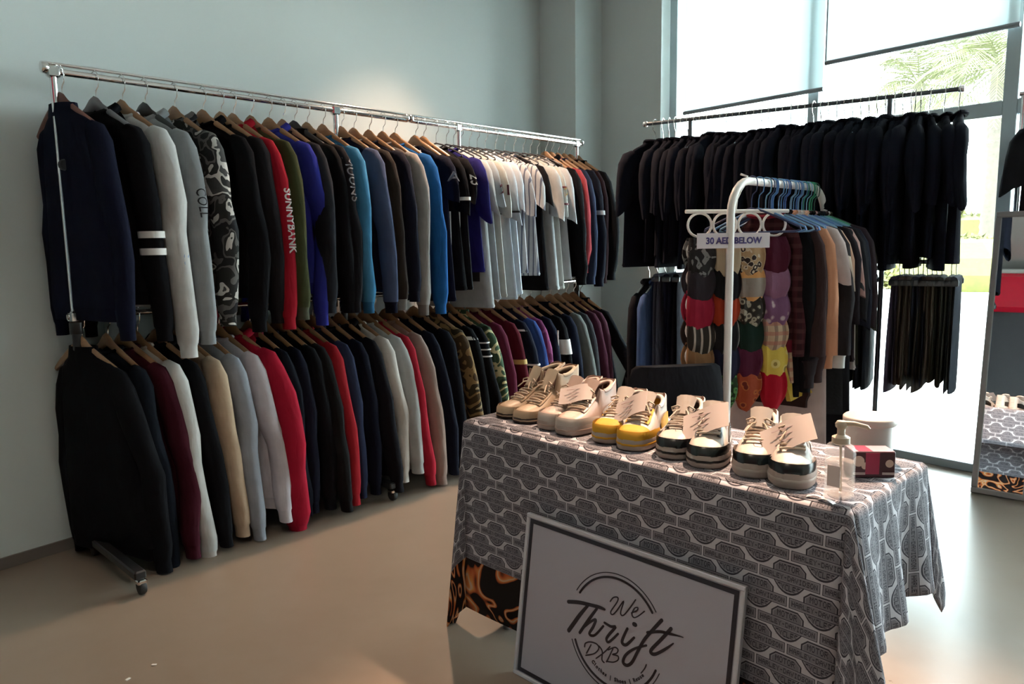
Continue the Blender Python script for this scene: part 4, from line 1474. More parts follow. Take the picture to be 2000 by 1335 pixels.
for k in range(5):
    a = 2 * PI * k / 5 + .3
    lg = MB().tube([(0, 0, .10), (.25 * math.cos(a), .25 * math.sin(a), .07)], [.022, .014], 8).build('leg', BLACKM, ch)
    MB().lathe((.25 * math.cos(a), .25 * math.sin(a), 0), [(.01, 0), (.024, .006), (.026, .03), (.012, .058)], 10).build('caster', RUBBER, lg)

# ---------------------------------------------------------------- table under its printed cloth
TF = Vector((.70, -.714, 0)).normalized()
TS = Vector((.714, .70, 0)).normalized()
T0 = Vector((-.160, 2.530, 0))
RZT = math.atan2(TF.y, TF.x)
TL, TW, TH = 1.30, .50, .75


def tb(u, v, z=TH):
    return T0 + TF * u + TS * v + Vector((0, 0, z))


tbl = thing('folding_table', 'folding table hidden under the black and white printed cloth', 'table', tb(0, 0, 0), RZT)
TOPM = plain('table_laminate', (.55, .53, .50), .5)
MB().box((TL / 2, TW / 2, .724), (TL - .02, TW - .02, .035), 0, .006).build('tabletop', TOPM, tbl, False)
for u in (.12, TL - .12):
    for v in (.06, TW - .06):
        MB().tube([(u, v, 0), (u, v, .71)], .014, 10).build('leg', plain('grey_tube', (.2, .2, .2), .4, .6), tbl)

# ---- printed cloth: bar-and-shield emblems in half-drop rows, flames along the hem
FONT = {'-': '00000 00000 01110 00000 00000', 'A': '01110 10001 11111 10001 10001', 'B': '11110 10001 11110 10001 11110', 'C': '01111 10000 10000 10000 01111', 'D': '11110 10001 10001 10001 11110',
        'E': '11111 10000 11110 10000 11111', 'H': '10001 10001 11111 10001 10001', 'I': '01110 00100 00100 00100 01110', 'L': '10000 10000 10000 10000 11111',
        'M': '10001 11011 10101 10001 10001', 'N': '10001 11001 10101 10011 10001', 'O': '01110 10001 10001 10001 01110', 'R': '11110 10001 11110 10010 10001',
        'S': '01111 10000 01110 00001 11110', 'T': '11111 00100 00100 00100 00100', 'V': '10001 10001 01010 01010 00100', 'Y': '10001 01010 00100 00100 00100'}


def bitrows(s):
    rows = [''] * 5
    for ch_ in s:
        for k, r in enumerate(FONT[ch_].split()):
            rows[k] += r + '0'
    return rows


def text_nodes(nt, x, y, s, x0, x1, y0, y1):
    """1 where the point (x, y) lies on the pixel lettering s inside the box"""
    rows = bitrows(s)
    n_ = len(rows[0])
    u = mth(nt, 'DIVIDE', mth(nt, 'SUBTRACT', x, x0), x1 - x0)
    v = mth(nt, 'DIVIDE', mth(nt, 'SUBTRACT', y1, y), y1 - y0)
    acc = None
    for k in range(5):
        bits = rows[k]
        stops = [(0.0, (float(bits[0]),) * 3)]
        for i in range(1, n_):
            if bits[i] != bits[i - 1]:
                stops.append((i / n_, (float(bits[i]),) * 3))
        stops = stops[:31]
        rr_ = ramp(nt, u, stops, True)
        inrow = mth(nt, 'COMPARE', v, (k + .5) / 5, .1)
        t = mth(nt, 'MULTIPLY', rr_, inrow)
        acc = t if acc is None else mth(nt, 'MAXIMUM', acc, t)
    inx = mth(nt, 'COMPARE', u, .5, .5)
    return mth(nt, 'MULTIPLY', acc, inx)


g = bpy.data.node_groups.new('emblem_print', 'ShaderNodeTree')
g.interface.new_socket('x', in_out='INPUT', socket_type='NodeSocketFloat')
g.interface.new_socket('y', in_out='INPUT', socket_type='NodeSocketFloat')
g.interface.new_socket('ink', in_out='OUTPUT', socket_type='NodeSocketFloat')
gi = g.nodes.new('NodeGroupInput')
go = g.nodes.new('NodeGroupOutput')
X, Y = gi.outputs[0], gi.outputs[1]
ax = mth(g, 'ABSOLUTE', X)


def ins(e):
    return mth(g, 'GREATER_THAN', e, 0.0)


def shield(d):
    # top: flat with eared corners; bottom: curved to a point
    top = mth(g, 'SUBTRACT', .0420 - d, Y)
    side = mth(g, 'SUBTRACT', .043 - d, ax)
    bot = mth(g, 'SUBTRACT', mth(g, 'ADD', Y, .0415 - d * 1.3), mth(g, 'MULTIPLY', mth(g, 'POWER', mth(g, 'MULTIPLY', ax, 22.0), 2.2), .038))
    sho = mth(g, 'SUBTRACT', .066 - d * 1.2, mth(g, 'ADD', mth(g, 'MULTIPLY', ax, .9), Y))
    return mth(g, 'MINIMUM', mth(g, 'MINIMUM', top, side), mth(g, 'MINIMUM', bot, sho))


def rect(hx, hy, cy=0.0):
    return mth(g, 'MINIMUM', mth(g, 'SUBTRACT', hx, ax), mth(g, 'SUBTRACT', hy, mth(g, 'ABSOLUTE', mth(g, 'SUBTRACT', Y, cy))))


s0, s1, s2 = ins(shield(0)), ins(shield(.0040)), ins(shield(.0062))
b0, b1, b2 = ins(rect(.0790, .0135)), ins(rect(.0768, .0115)), ins(rect(.0750, .0098))
# shield: dark rim, light line, mid field with dark letters
t_top = text_nodes(g, X, Y, 'MOTOR', -.027, .027, .0180, .0340)
t_bot = text_nodes(g, X, Y, 'CYCLES', -.030, .030, -.033, -.0165)
field = mth(g, 'SUBTRACT', s0, mth(g, 'MULTIPLY', mth(g, 'SUBTRACT', s1, s2), .6))
field = mth(g, 'SUBTRACT', field, mth(g, 'MULTIPLY', s2, .30))
field = mth(g, 'ADD', field, mth(g, 'MULTIPLY', mth(g, 'MAXIMUM', t_top, t_bot), .30))
tb1 = text_nodes(g, X, Y, 'HARLEY-', -.072, -.004, -.0065, .0065)
tb2 = text_nodes(g, X, Y, 'DAVI', -.004, .0348, -.0065, .0065)
tb3 = text_nodes(g, X, Y, 'DSON', .0348, .0736, -.0065, .0065)
bt = mth(g, 'MAXIMUM', tb1, mth(g, 'MAXIMUM', tb2, tb3))
bar_ = mth(g, 'SUBTRACT', b0, mth(g, 'MULTIPLY', mth(g, 'SUBTRACT', b1, b2), .6))
bar_ = mth(g, 'SUBTRACT', bar_, mth(g, 'MULTIPLY', b2, .32))
bar_ = mth(g, 'ADD', bar_, mth(g, 'MULTIPLY', mth(g, 'MULTIPLY', bt, b2), .36))
ink = mth(g, 'ADD', mth(g, 'MULTIPLY', field, mth(g, 'SUBTRACT', 1.0, b0)), mth(g, 'MULTIPLY', bar_, b0), clamp=True)
g.links.new(ink, go.inputs[0])

m, nt, b = new_mat('printed_tablecloth')
uvn = nt.nodes.new('ShaderNodeUVMap')
sep = nt.nodes.new('ShaderNodeSeparateXYZ')
nt.links.new(uvn.outputs[0], sep.inputs[0])
U_, V_ = sep.outputs[0], sep.outputs[1]
PXW, PYW, ESC = .157, .116, 1.04
inks = []
for off in (0.0, .5):
    cx = mth(nt, 'MULTIPLY', mth(nt, 'SUBTRACT', mth(nt, 'FRACT', mth(nt, 'ADD', mth(nt, 'DIVIDE', U_, PXW), off + 40)), .5), PXW)
    cy = mth(nt, 'MULTIPLY', mth(nt, 'SUBTRACT', mth(nt, 'FRACT', mth(nt, 'ADD', mth(nt, 'DIVIDE', V_, PYW), off + 40.23)), .5), PYW)
    gn = nt.nodes.new('ShaderNodeGroup')
    gn.node_tree = g
    nt.links.new(mth(nt, 'MULTIPLY', cx, ESC), gn.inputs[0])
    nt.links.new(mth(nt, 'MULTIPLY', cy, ESC), gn.inputs[1])
    inks.append(gn.outputs[0])
ink = mth(nt, 'MAXIMUM', inks[0], inks[1])
body = mix(nt, ink, (.41, .395, .43), (.040, .040, .051))
# flame border along the front hem of the sheet (V below the drop line)
cmb = nt.nodes.new('ShaderNodeCombineXYZ')
nt.links.new(U_, cmb.inputs[0])
nt.links.new(V_, cmb.inputs[1])
n1 = noise(nt, cmb.outputs[0], 4.2, .8, .5, 1.9)
ln = mth(nt, 'ABSOLUTE', mth(nt, 'SUBTRACT', mth(nt, 'FRACT', mth(nt, 'MULTIPLY', n1, 4.6)), .5))
flame = ramp(nt, ln, [(0, (.42, .33, .26)), (.05, (.50, .20, .05)), (.13, (.36, .075, .02)), (.19, (.008, .005, .005)), (1, (.010, .006, .006))])
border = mth(nt, 'LESS_THAN', V_, -.500)
nt.links.new(mix(nt, border, body, flame), b.inputs['Base Color'])
b.inputs['Roughness'].default_value = .9
b.inputs['Specular IOR Level'].default_value = .2
bump(nt, b, noise(nt, cmb.outputs[0], 9, 3), .10, .015)
CLOTH = m

# ---- the draped sheet: top, four hanging sides and folded corners; uv = metres on the flat sheet
HF, HR, HL, HBk = .685, .335, .50, .30
me_v, me_f, me_uv = [], [], []


def grid(fn, nu, nv):
    k = len(me_v)
    for j in range(nv + 1):
        for i in range(nu + 1):
            p, uv = fn(i / nu, j / nv)
            me_v.append(tuple(p))
            me_uv.append(uv)
    for j in range(nv):
        for i in range(nu):
            a = k + j * (nu + 1) + i
            me_f.append((a, a + 1, a + nu + 2, a + nu + 1))


zt = TH - .003
ER = .012


def drop(h, flare):
    """outward offset and height of the cloth h metres past the table edge"""
    if h < ER * 1.57:
        a = h / ER
        return ER * math.sin(a), zt - ER * (1 - math.cos(a))
    d = h - ER * 1.57
    return ER + d * flare, zt - ER - d * math.sqrt(max(.2, 1 - flare * flare))


def hs(s):  # denser sampling near the edge
    return s * s * .35 + s * .65


grid(lambda a, c: ((a * TL, c * TW, zt + .0015 * math.sin(9 * a + 7 * c)), (a * TL, c * TW)), 26, 10)


def front(a, s):
    h = HF * hs(s)
    u = a * TL
    o, z = drop(h, .012)
    o += .005 * math.sin(u * 9 + 1.2) * s * s + .075 * s * max(0, a - .70) ** 1.5 * 6 * .3
    return (u, -o, z), (u, -h)


def right(a, s):
    h = HR * hs(s)
    v = a * TW
    o, z = drop(h, .11)
    o += (.022 * math.sin(a * 16 + .6) + .02 * math.sin(a * 7)) * s ** 1.2
    return (TL + o, v, z), (TL + h, v)


def left(a, s):
    h = HL * hs(s)
    v = TW - a * TW
    o, z = drop(h, .03)
    o += .012 * math.sin(a * 14) * s
    return (-o, v, z), (-h, v)


def back(a, s):
    h = HBk * hs(s)
    u = TL - a * TL
    o, z = drop(h, .05)
    o += .008 * math.sin(a * 30) * s
    return (u, TW + o, z), (u, TW + h)


grid(front, 52, 26)
grid(right, 22, 16)
grid(left, 14, 14)
grid(back, 24, 10)


def corner(cu, cv, su, sv, H1, H2, fa, fb, fold, nfold, ph=0.0):
    """quarter of the sheet beyond a table corner: direction a=0 along the first side's fall, a=1 along the second's"""
    def fn(a, s):
        an = a * PI / 2
        # sheet corner is square: radius to its edge
        e1, e2 = math.cos(an), math.sin(an)
        lim = min(H1 / max(e1, 1e-6), H2 / max(e2, 1e-6))
        h = lim * hs(s)
        fl = fa * (1 - a) + fb * a + fold * math.sin(PI * a) ** 1.5
        fl += .10 * math.sin(nfold * PI * a + ph) * math.sin(PI * a)
        o, z = drop(h, fl)
        q = a * PI / 2
        return (cu + su * o * math.sin(q), cv + sv * o * math.cos(q), z), (cu + su * h * e2, cv + sv * h * e1)
    return fn


grid(lambda a, s: corner(TL, 0, 1, -1, HF, HR, .045, .11, .24, 3, .4)(a, s), 30, 26)
grid(lambda a, s: corner(0, 0, -1, -1, HF, HL, .012, .03, .02, 2)(1 - a, s), 14, 26)
grid(lambda a, s: corner(TL, TW, 1, 1, HBk, HR, .05, .11, .10, 2)(1 - a, s), 18, 16)
grid(lambda a, s: corner(0, TW, -1, 1, HBk, HL, .05, .03, .10, 2)(a, s), 14, 14)
me = bpy.data.meshes.new('tablecloth')
me.from_pydata(me_v, [], me_f)
uvl = me.uv_layers.new(name='UVMap')
for lp in me.loops:
    uvl.data[lp.index].uv = me_uv[lp.vertex_index]
me.materials.append(CLOTH)
import bmesh
bm = bmesh.new()
bm.from_mesh(me)
bmesh.ops.remove_doubles(bm, verts=bm.verts, dist=.0004)
bmesh.ops.recalc_face_normals(bm, faces=bm.faces)
bm.to_mesh(me)
bm.free()
me.polygons.foreach_set('use_smooth', [True] * len(me.polygons))
cl = bpy.data.objects.new('tablecloth', me)
COL.objects.link(cl)
cl.location = tb(0, 0, 0)
cl.rotation_euler = (0, 0, RZT)
sm = cl.modifiers.new('thickness', 'SOLIDIFY')
sm.thickness = .0018
sm.offset = 1
tag(cl, 'grey and black emblem printed tablecloth with flame border draped over the table', 'tablecloth')

# ---------------------------------------------------------------- shop sign leaning on the cloth
SO = Vector((-.011, 2.209, 0.0))
SV = Vector((.102, .100, .99)).normalized()
SU = TF
SN = SU.cross(SV).normalized()     # toward the viewer
sg = thing('shop_sign', 'white framed shop sign with black script logo leaning on the table', 'sign', SO)
sg.rotation_euler = Matrix((SU, SV, SN)).transposed().to_euler()
SW, SHh = .748, .515
SBOARD = plain('sign_board_white', (.34, .33, .38), .45)
SFR = plain('sign_edge_white', (.46, .46, .50), .4)
INK = plain('black_ink', (.010, .009, .018), .5)
MB().box((SW / 2, SHh / 2, -.007), (SW, SHh, .012), 0, .001).build('board', SBOARD, sg, False)
fr_ = MB()
for (c, s) in (((SW / 2, .006, -.005), (SW, .012, .018)), ((SW / 2, SHh - .006, -.005), (SW, .012, .018)), ((.006, SHh / 2, -.005), (.012, SHh - .024, .018)), ((SW - .006, SHh / 2, -.005), (.012, SHh - .024, .018))):
    fr_.box(c, s, 0, .002)
fr_.build('frame', SFR, sg, False)
bo = MB()
a, w = .016, .0125
for (c, s) in (((SW / 2, a + w / 2, 0), (SW - 2 * a, w, .001)), ((SW / 2, SHh - a - w / 2, 0), (SW - 2 * a, w, .001)), ((a + w / 2, SHh / 2, 0), (w, SHh - 2 * a - 2 * w, .001)), ((SW - a - w / 2, SHh / 2, 0), (w, SHh - 2 * a - 2 * w, .001))):
    bo.box(c, s)
bo.build('black_border', INK, sg, False)
SCRIPT = [[(0.1972,0.2938,0.0112),(0.236,0.3049,0.0111),(0.2839,0.3126,0.0102),(0.312,0.3161,0.0094),(0.3307,0.3161,0.0065)],[(0.2701,0.3068,0.0088),(0.2449,0.2714,0.0118),(0.2241,0.2372,0.0126),(0.2081,0.2109,0.0127)],[(0.3034,0.3087,0.008),(0.2792,0.2701,0.0095),(0.25,0.2196,0.0088)],[(0.2567,0.2335,0.0073),(0.2848,0.2637,0.0073),(0.3033,0.2767,0.008),(0.2965,0.2535,0.0087),(0.285,0.2285,0.008),(0.3052,0.2321,0.0072),(0.3316,0.268,0.0064)],[(0.335,0.2792,0.0064),(0.3583,0.2765,0.0078),(0.3738,0.2805,0.0078),(0.3563,0.2546,0.0085),(0.3469,0.2363,0.0078),(0.3566,0.2314,0.0071),(0.3846,0.265,0.0063)],[(0.4142,0.2903,0.0077),(0.403,0.2608,0.0084),(0.4016,0.2457,0.0091),(0.4157,0.2455,0.0084),(0.4387,0.274,0.0069)],[(0.4346,0.3103,0.0118),(0.439,0.3104,0.0117)],[(0.5204,0.3514,0.0101),(0.4973,0.3186,0.0095),(0.4722,0.2811,0.0089),(0.4552,0.2425,0.0089),(0.4399,0.206,0.009),(0.4242,0.1908,0.009),(0.4105,0.1944,0.0091),(0.4168,0.2169,0.0083),(0.4421,0.244,0.0069),(0.48,0.268,0.0061)],[(0.4802,0.3035,0.0082),(0.5178,0.3197,0.0081),(0.5534,0.3258,0.0066),(0.5729,0.3288,0.004),(0.5891,0.3306,0.002)],[(0.5511,0.3398,0.01),(0.524,0.3003,0.0094),(0.4973,0.2629,0.0095),(0.4996,0.2532,0.0095),(0.5144,0.2582,0.0087),(0.5421,0.2828,0.0073),(0.5618,0.304,0.004)],[(0.3481,0.3454,0.0036),(0.3579,0.3598,0.0036),(0.3723,0.3645,0.0035),(0.3723,0.3524,0.0035),(0.3535,0.3184,0.0036),(0.3598,0.3113,0.0036),(0.373,0.3269,0.0035),(0.3937,0.3614,0.0035),(0.3866,0.3261,0.0035),(0.3973,0.3225,0.0035),(0.417,0.3511,0.0035),(0.4322,0.3779,0.0035)],[(0.4228,0.3379,0.0035),(0.4389,0.3496,0.0035),(0.4421,0.3589,0.0035),(0.4318,0.3543,0.0035),(0.4244,0.3356,0.0035),(0.4326,0.3283,0.0035),(0.4466,0.3379,0.0034),(0.4638,0.3563,0.0034)],[(0.2946,0.1999,0.0036),(0.2812,0.1702,0.0036)],[(0.2721,0.1857,0.0036),(0.2742,0.1968,0.0036),(0.2914,0.207,0.0036),(0.3149,0.2094,0.0036),(0.3232,0.1994,0.0036),(0.3089,0.1797,0.0036),(0.2796,0.1631,0.0036)],[(0.3237,0.2071,0.0036),(0.3361,0.1969,0.0036),(0.3379,0.1733,0.0036),(0.3464,0.1681,0.0036)],[(0.3612,0.2195,0.0035),(0.3403,0.1929,0.0036),(0.3173,0.169,0.0036)],[(0.372,0.2173,0.0035),(0.3614,0.1899,0.0035),(0.3541,0.1733,0.0036)],[(0.3561,0.2082,0.0036),(0.378,0.224,0.0035),(0.3895,0.2217,0.0035),(0.3863,0.2106,0.0035),(0.3724,0.2016,0.0035),(0.3915,0.2042,0.0035),(0.3927,0.1937,0.0035),(0.3783,0.1818,0.0035),(0.3571,0.1753,0.0035)],[(0.4857,0.217,0.0031),(0.4816,0.2047,0.0031),(0.472,0.1884,0.0031)]]


def stroke(mb, pts, z0=-.0006, z1=.0005):
    """a flat brush stroke with rounded ends through (x, y, width) points, smoothed"""
    P2 = []
    n_ = len(pts)
    for i in range(n_ - 1):
        p0, p1, p2, p3 = pts[max(0, i - 1)], pts[i], pts[i + 1], pts[min(n_ - 1, i + 2)]
        for k in range(5):
            t = k / 5
            P2.append(tuple(.5 * ((2 * p1[q]) + (-p0[q] + p2[q]) * t + (2 * p0[q] - 5 * p1[q] + 4 * p2[q] - p3[q]) * t * t + (-p0[q] + 3 * p1[q] - 3 * p2[q] + p3[q]) * t ** 3) for q in range(3)))
    P2.append(pts[-1])
    rings = []

    def ring(x, y, dx, dy, w_):
        return [(x - dy * w_, y + dx * w_, z0), (x + dy * w_, y - dx * w_, z0), (x + dy * w_, y - dx * w_, z1), (x - dy * w_, y + dx * w_, z1)]
    for i, (x, y, w_) in enumerate(P2):
        q, r_ = P2[max(0, i - 1)], P2[min(len(P2) - 1, i + 1)]
        dx, dy = r_[0] - q[0], r_[1] - q[1]
        l = math.hypot(dx, dy) or 1
        dx, dy = dx / l, dy / l
        h = w_ / 2
        if i == 0:
            for k in (0, 1, 2):
                an = PI / 2 * (1 - k / 3)
                rings.append(ring(x - dx * h * math.sin(an), y - dy * h * math.sin(an), dx, dy, max(1e-4, h * math.cos(an))))
        rings.append(ring(x, y, dx, dy, h))
        if i == len(P2) - 1:
            for k in (1, 2, 3):
                an = PI / 2 * k / 3
                rings.append(ring(x + dx * h * math.sin(an), y + dy * h * math.sin(an), dx, dy, max(1e-4, h * math.cos(an))))
    mb.loft(rings, True, True, True)


for s in SCRIPT:
    mb = MB()
    stroke(mb, s)
    mb.build('script_stroke', INK, sg, False)
CXS, CYS = .372, .263


def arc(r, w_, a0, a1):
    mb = MB()
    stroke(mb, [(CXS + r * math.cos(math.radians(a0 + (a1 - a0) * k / 20)), CYS + r * math.sin(math.radians(a0 + (a1 - a0) * k / 20)), w_) for k in range(21)])
    mb.build('logo_arc', INK, sg, False)


arc(.1655, .0024, 153, 39)
arc(.1530, .0064, 152, 40)
arc(.1655, .0024, 206, 341)
arc(.1530, .0064, 207, 341)
# small tag line set on a curve
tg = 'Clothes | Shoes | Reuse'
for i, chh in enumerate(tg):
    if chh == ' ':
        continue
    an = math.radians(238 + (322 - 238) * i / (len(tg) - 1))
    r = .128
    mt = Matrix.Translation((CXS + .004 + r * math.cos(an), CYS + r * math.sin(an), .0)) @ Matrix.Rotation(an + PI / 2, 4, 'Z')
    letter('tagline_letter', chh, .015, INK, sg, mt, bold=.0003)

# ---------------------------------------------------------------- shoes
LINING = fab((.16, .10, .08))


def shoe(label, u, v, yaw, cols, L=.275, boot=0.0, seed=0, group=None, lace=None, strap=False, hs_=.03):
    """local y from toe (0) to heel (L); cols: sole, toe, upper, panel, tongue, trim"""
    csole, ctoe, cup_, cpan, cton, ctrim = cols
    p = tb(u, v, TH + .0005)
    t = thing('boot' if boot else 'sneaker', label, 'boot' if boot else 'shoe', p, RZT + yaw, group)
    W = .050

    def half(s):
        # half width along the foot
        tab = [(0, .012), (.03, .028), (.08, .038), (.18, .046), (.30, .050), (.45, .045), (.60, .040), (.75, .038), (.88, .036), (.96, .028), (1, .012)]
        for i in range(len(tab) - 1):
            if tab[i][0] <= s <= tab[i + 1][0]:
                f = (s - tab[i][0]) / (tab[i + 1][0] - tab[i][0])
                return 1.12 * (tab[i][1] + (tab[i + 1][1] - tab[i][1]) * f)
        return .0134

    def outline(grow, z, n=30):
        pts = []
        S = [0, .012, .03, .06, .10, .18, .30, .42, .55, .68, .80, .88, .94, .98, 1.0]
        for s in S:
            pts.append((half(s) + grow, s * L - (grow if s == 0 else 0) + (grow if s == 1 else 0), z))
        for s in S[::-1]:
            pts.append((-half(s) - grow, s * L - (grow if s == 0 else 0) + (grow if s == 1 else 0), z))
        return pts
    mb = MB()
    mb.loft([outline(-.001, 0.001), outline(.003, .005), outline(.0045, hs_ * .5), outline(.003, hs_ - .003), outline(-.002, hs_)], True, True, True)
    mb.build('sole', csole, t)
    mb = MB()
    mb.loft([outline(.0048, hs_ * .42), outline(.0056, hs_ * .46), outline(.0056, hs_ * .56), outline(.0048, hs_ * .60)], True)
    mb.build('sole_stripe', ctrim, t)
    # upper
    ST = [0, .02, .05, .10, .17, .25, .33, .41, .48, .53, .56, .62, .70, .78, .86, .92, .96, .99]
    hb = .108 + boot + (hs_ - .03) * .6
    rings = []
    for s in ST:
        w = half(s) * .97
        if s < .535:
            # dome, rising to the instep
            tt = s / .53
            h = hs_ + .024 * min(1, (s / .06)) ** .5 + .052 * max(0, tt - .12) ** 1.25 + boot * .75 * max(0, tt - .45) ** 1.2
            ring = []
            for j in range(17):
                a = PI * j / 16
                ca, sa = math.cos(a), math.sin(a)
                ring.append((w * math.copysign(abs(ca) ** .62, ca) * (1 - .20 * sa * tt), s * L, hs_ - .004 + (h - hs_) * sa ** .72))
            rings.append(ring)
        else:
            f = (s - .535) / .455
            h = hb - .020 * math.sin(PI * min(1, f * 1.15)) + .010 * f
            wt = (.037 - .006 * f) * (1 if s < .93 else (1 - (s - .93) * 5))
            wt = min(wt, w * .95 + .004)
            th = .007
            zin = hs_ + .012
            yy = s * L
            ring = [(w, yy, hs_ - .004), (w * 1.0, yy, hs_ + (h - hs_) * .25), (w * .97 * .5 + wt * .5, yy, hs_ + (h - hs_) * .6), (wt * 1.02, yy, hs_ + (h - hs_) * .88), (wt, yy, h), (wt - th * .5, yy, h + .002), (wt - th, yy, h - .006), (max(.001, wt - th * 1.2), yy, zin + .01), (0, yy, zin)]
            ring = ring + [(-x, y, z) for x, y, z in ring[-2::-1]]
            rings.append(ring)
    mb = MB()
    mb.loft(rings, False)
    # close the heel
    last = rings[-1]
    mb.f.append(tuple(range(len(mb.v) - 17, len(mb.v)))[:5] + tuple(range(len(mb.v) - 5, len(mb.v))))
    mb.mi.append(0)
    nf = 16
    for i in range(len(ST) - 1):
        for j in range(16):
            idx = i * 16 + j
            if ST[i] >= .53 and 5 <= j <= 10:
                mb.mi[idx] = 1
    mb.build('upper', [cup_, LINING], t)

    def up_pt(s, a, off=.002):
        """point on the dome (s<.53)"""
        w = half(s) * .97
        tt = s / .53
        h = hs_ + .024 * min(1, (s / .06)) ** .5 + .052 * max(0, tt - .12) ** 1.25 + boot * .75 * max(0, tt - .45) ** 1.2
        ca, sa = math.cos(a), math.sin(a)
        return Vector((w * math.copysign(abs(ca) ** .62, ca) * (1 - .20 * sa * tt) * (1 + off / w), s * L, hs_ - .004 + (h - hs_) * sa ** .72 + off * (sa + .2)))
    # toe cap
    mb = MB()
    mb.loft([[up_pt(s, PI * j / 16, .0022) for j in range(17)] for s in (.004, .02, .05, .09, .14, .185)], False)
    mb.build('toe_cap', ctoe, t)
    # mudguard band wrapped around the toe
    mb = MB()
    SS = [.46, .40, .32, .24, .17, .11, .06, .03, .012, .0]
    path = [(s_, 1) for s_ in SS] + [(s_, -1) for s_ in SS[::-1]]
    rr_ = []
    for s_, sg_ in path:
        w = half(s_)
        fr_ = max(0.0, 1 - s_ / .10)
        hm = .020 - .008 * max(0, (s_ - .25) / .2)
        rr_.append([(sg_ * (w + .0030), s_ * L - .0028 * (s_ < .02), hs_ - .004), (sg_ * (w + .0034 - .001 * fr_), s_ * L + .002 * fr_, hs_ + hm * .55), (sg_ * (w + .0014 - .004 * fr_), s_ * L + .0085 * fr_, hs_ + hm)])
    mb.loft(rr_, False)
    mb.build('mudguard', cpan, t)
    # eyestays, quarter panels
    mb = MB()
    for sgn in (1, -1):
        mb.loft([[up_pt(s, PI / 2 + sgn * (.30 + .30 * k / 3), .0036) for k in range(4)] for s in (.24, .30, .36, .42, .48, .525)], False)
    mb.build('eyestay', cup_ if strap else ctrim if ctrim is not cpan else cpan, t)
    mb = MB()
    for sgn in (1, -1):
        rr_ = []
        for s in (.56, .64, .72, .80, .88, .95):
            w = half(s) * 1.0 + .0022
            rr_.append([(sgn * (w - .001 * k), s * L, hs_ - .003 + (.018 + .016 * math.sin(PI * (s - .5) * 2)) * k / 2 + .012 * k * (s - .5)) for k in range(3)])
        mb.loft(rr_, False)
    mb.build('side_panel', cpan, t)
    mb = MB()
    mb.box((0, L * .985, hs_ + (hb - hs_) * .70), (.026, .006, .035), 0, .002)
    mb.build('heel_tab', ctrim, t, False)
    # padded collar
    pts = []
    for k in range(15):
        a = -PI * .10 + PI * 1.2 * k / 14
        f = .5 - .5 * math.cos(min(1, max(0, k / 14)) * 2 * PI)
        pts.append((.031 * math.cos(a), L * (.735 + .225 * math.sin(a)), hb - .012 + .016 * max(0, math.sin(a)) - .004))
    mb = MB()
    mb.tube(pts, .0075, 8)
    mb.build('collar', cton, t)
    # tongue
    mb = MB()
    z0 = up_pt(.45, PI / 2).z
    rr_ = []
    for k in range(6):
        f = k / 5
        y = L * (.44 + .16 * f)
        z = z0 + .004 + (.045 + boot * .35) * f
        w = .022 + .008 * f
        rr_.append([(w, y, z - .004), (w * .6, y - .004, z + .004), (0, y - .006, z + .006), (-w * .6, y - .004, z + .004), (-w, y, z - .004), (-w * .6, y + .007, z - .004), (0, y + .006, z), (w * .6, y + .007, z - .004)])
    mb.loft(rr_, True, True, True)
    mb.build('tongue', cton, t)
    # laces
    lace = lace or cton
    nl = 6 if not boot else 8
    for k in range(nl):
        s = .26 + (.26 if not boot else .265) * k / (nl - 1)
        pts = []
        for q in range(7):
            a = PI / 2 - .42 + .84 * q / 6
            s2 = s + .018 * (q / 6 - .5) * (1 if k % 2 else -1)
            pts.append(up_pt(min(.528, s2), a, .0062))
        MB().tube(pts, .0032, 6).build('lace', lace, t)
    bow = up_pt(.50, PI / 2, .012)
    mb = MB()
    r2 = random.Random(seed)
    for sgn in (1, -1):
        mb.tube([bow, bow + Vector((sgn * .018, -.006, .010)), bow + Vector((sgn * .034, -.012, .004)), bow + Vector((sgn * .030, -.018, -.004)), bow + Vector((sgn * .010, -.006, 0))], .0026, 6)
        mb.tube([bow, bow + Vector((sgn * .016, -.022, -.002)), bow + Vector((sgn * .030, -.040 - .01 * r2.random(), -.020))], .0024, 6)
    mb.build('lace_bow', lace, t)
    if strap:
        mb = MB()
        mb.loft([[up_pt(s, PI * (.16 + .68 * k / 8), .0075) for k in range(9)] for s in (.43, .45, .49, .51)], False)
        mb.build('strap', ctrim, t)
    return t


def leather(name, col, rough=.45):
    return plain(name, col, rough, 0, .4, .06)


CRM = leather('cream_leather', (0.361, 0.254, 0.164))
CRM2 = leather('cream_canvas', (0.385, 0.303, 0.221), .7)
PKW = leather('pinkish_leather', (0.344, 0.246, 0.205))
WHL = leather('white_leather', (0.394, 0.336, 0.295))
YLW = leather('yellow_suede', (0.459, 0.230, 0.007), .7)
BLL = leather('black_patent', (0.011, 0.011, 0.011), .25)
DKS = leather('dark_sole', (0.041, 0.029, 0.025), .6)
GUM = leather('off_white_rubber', (0.344, 0.279, 0.246), .6)
LACE = fab((.46, .36, .28))
pairs = [
    ('boot', 'cream high-top lace-up boot', ('left', 'right'), .075, .175, (DKS, CRM, CRM, CRM, CRM2, CRM), .055, LACE, False),
    ('pink', 'pinkish white sneaker', ('left', 'right'), .300, .395, (GUM, PKW, PKW, WHL, PKW, PKW), .02, LACE, False),
    ('yellow', 'yellow and white sneaker', ('left', 'right'), .545, .655, (GUM, YLW, WHL, YLW, WHL, YLW), 0.0, LACE, False),
    ('black', 'white sneaker with black patent mudguard', ('left', 'right'), .790, .905, (GUM, WHL, WHL, BLL, WHL, BLL), .005, fab((.45, .38, .32)), False),
    ('strap', 'white platform sneaker with thin black trim', ('left', 'right'), 1.035, 1.148, (GUM, WHL, WHL, BLL, WHL, WHL), 0.0, LACE, True),
]
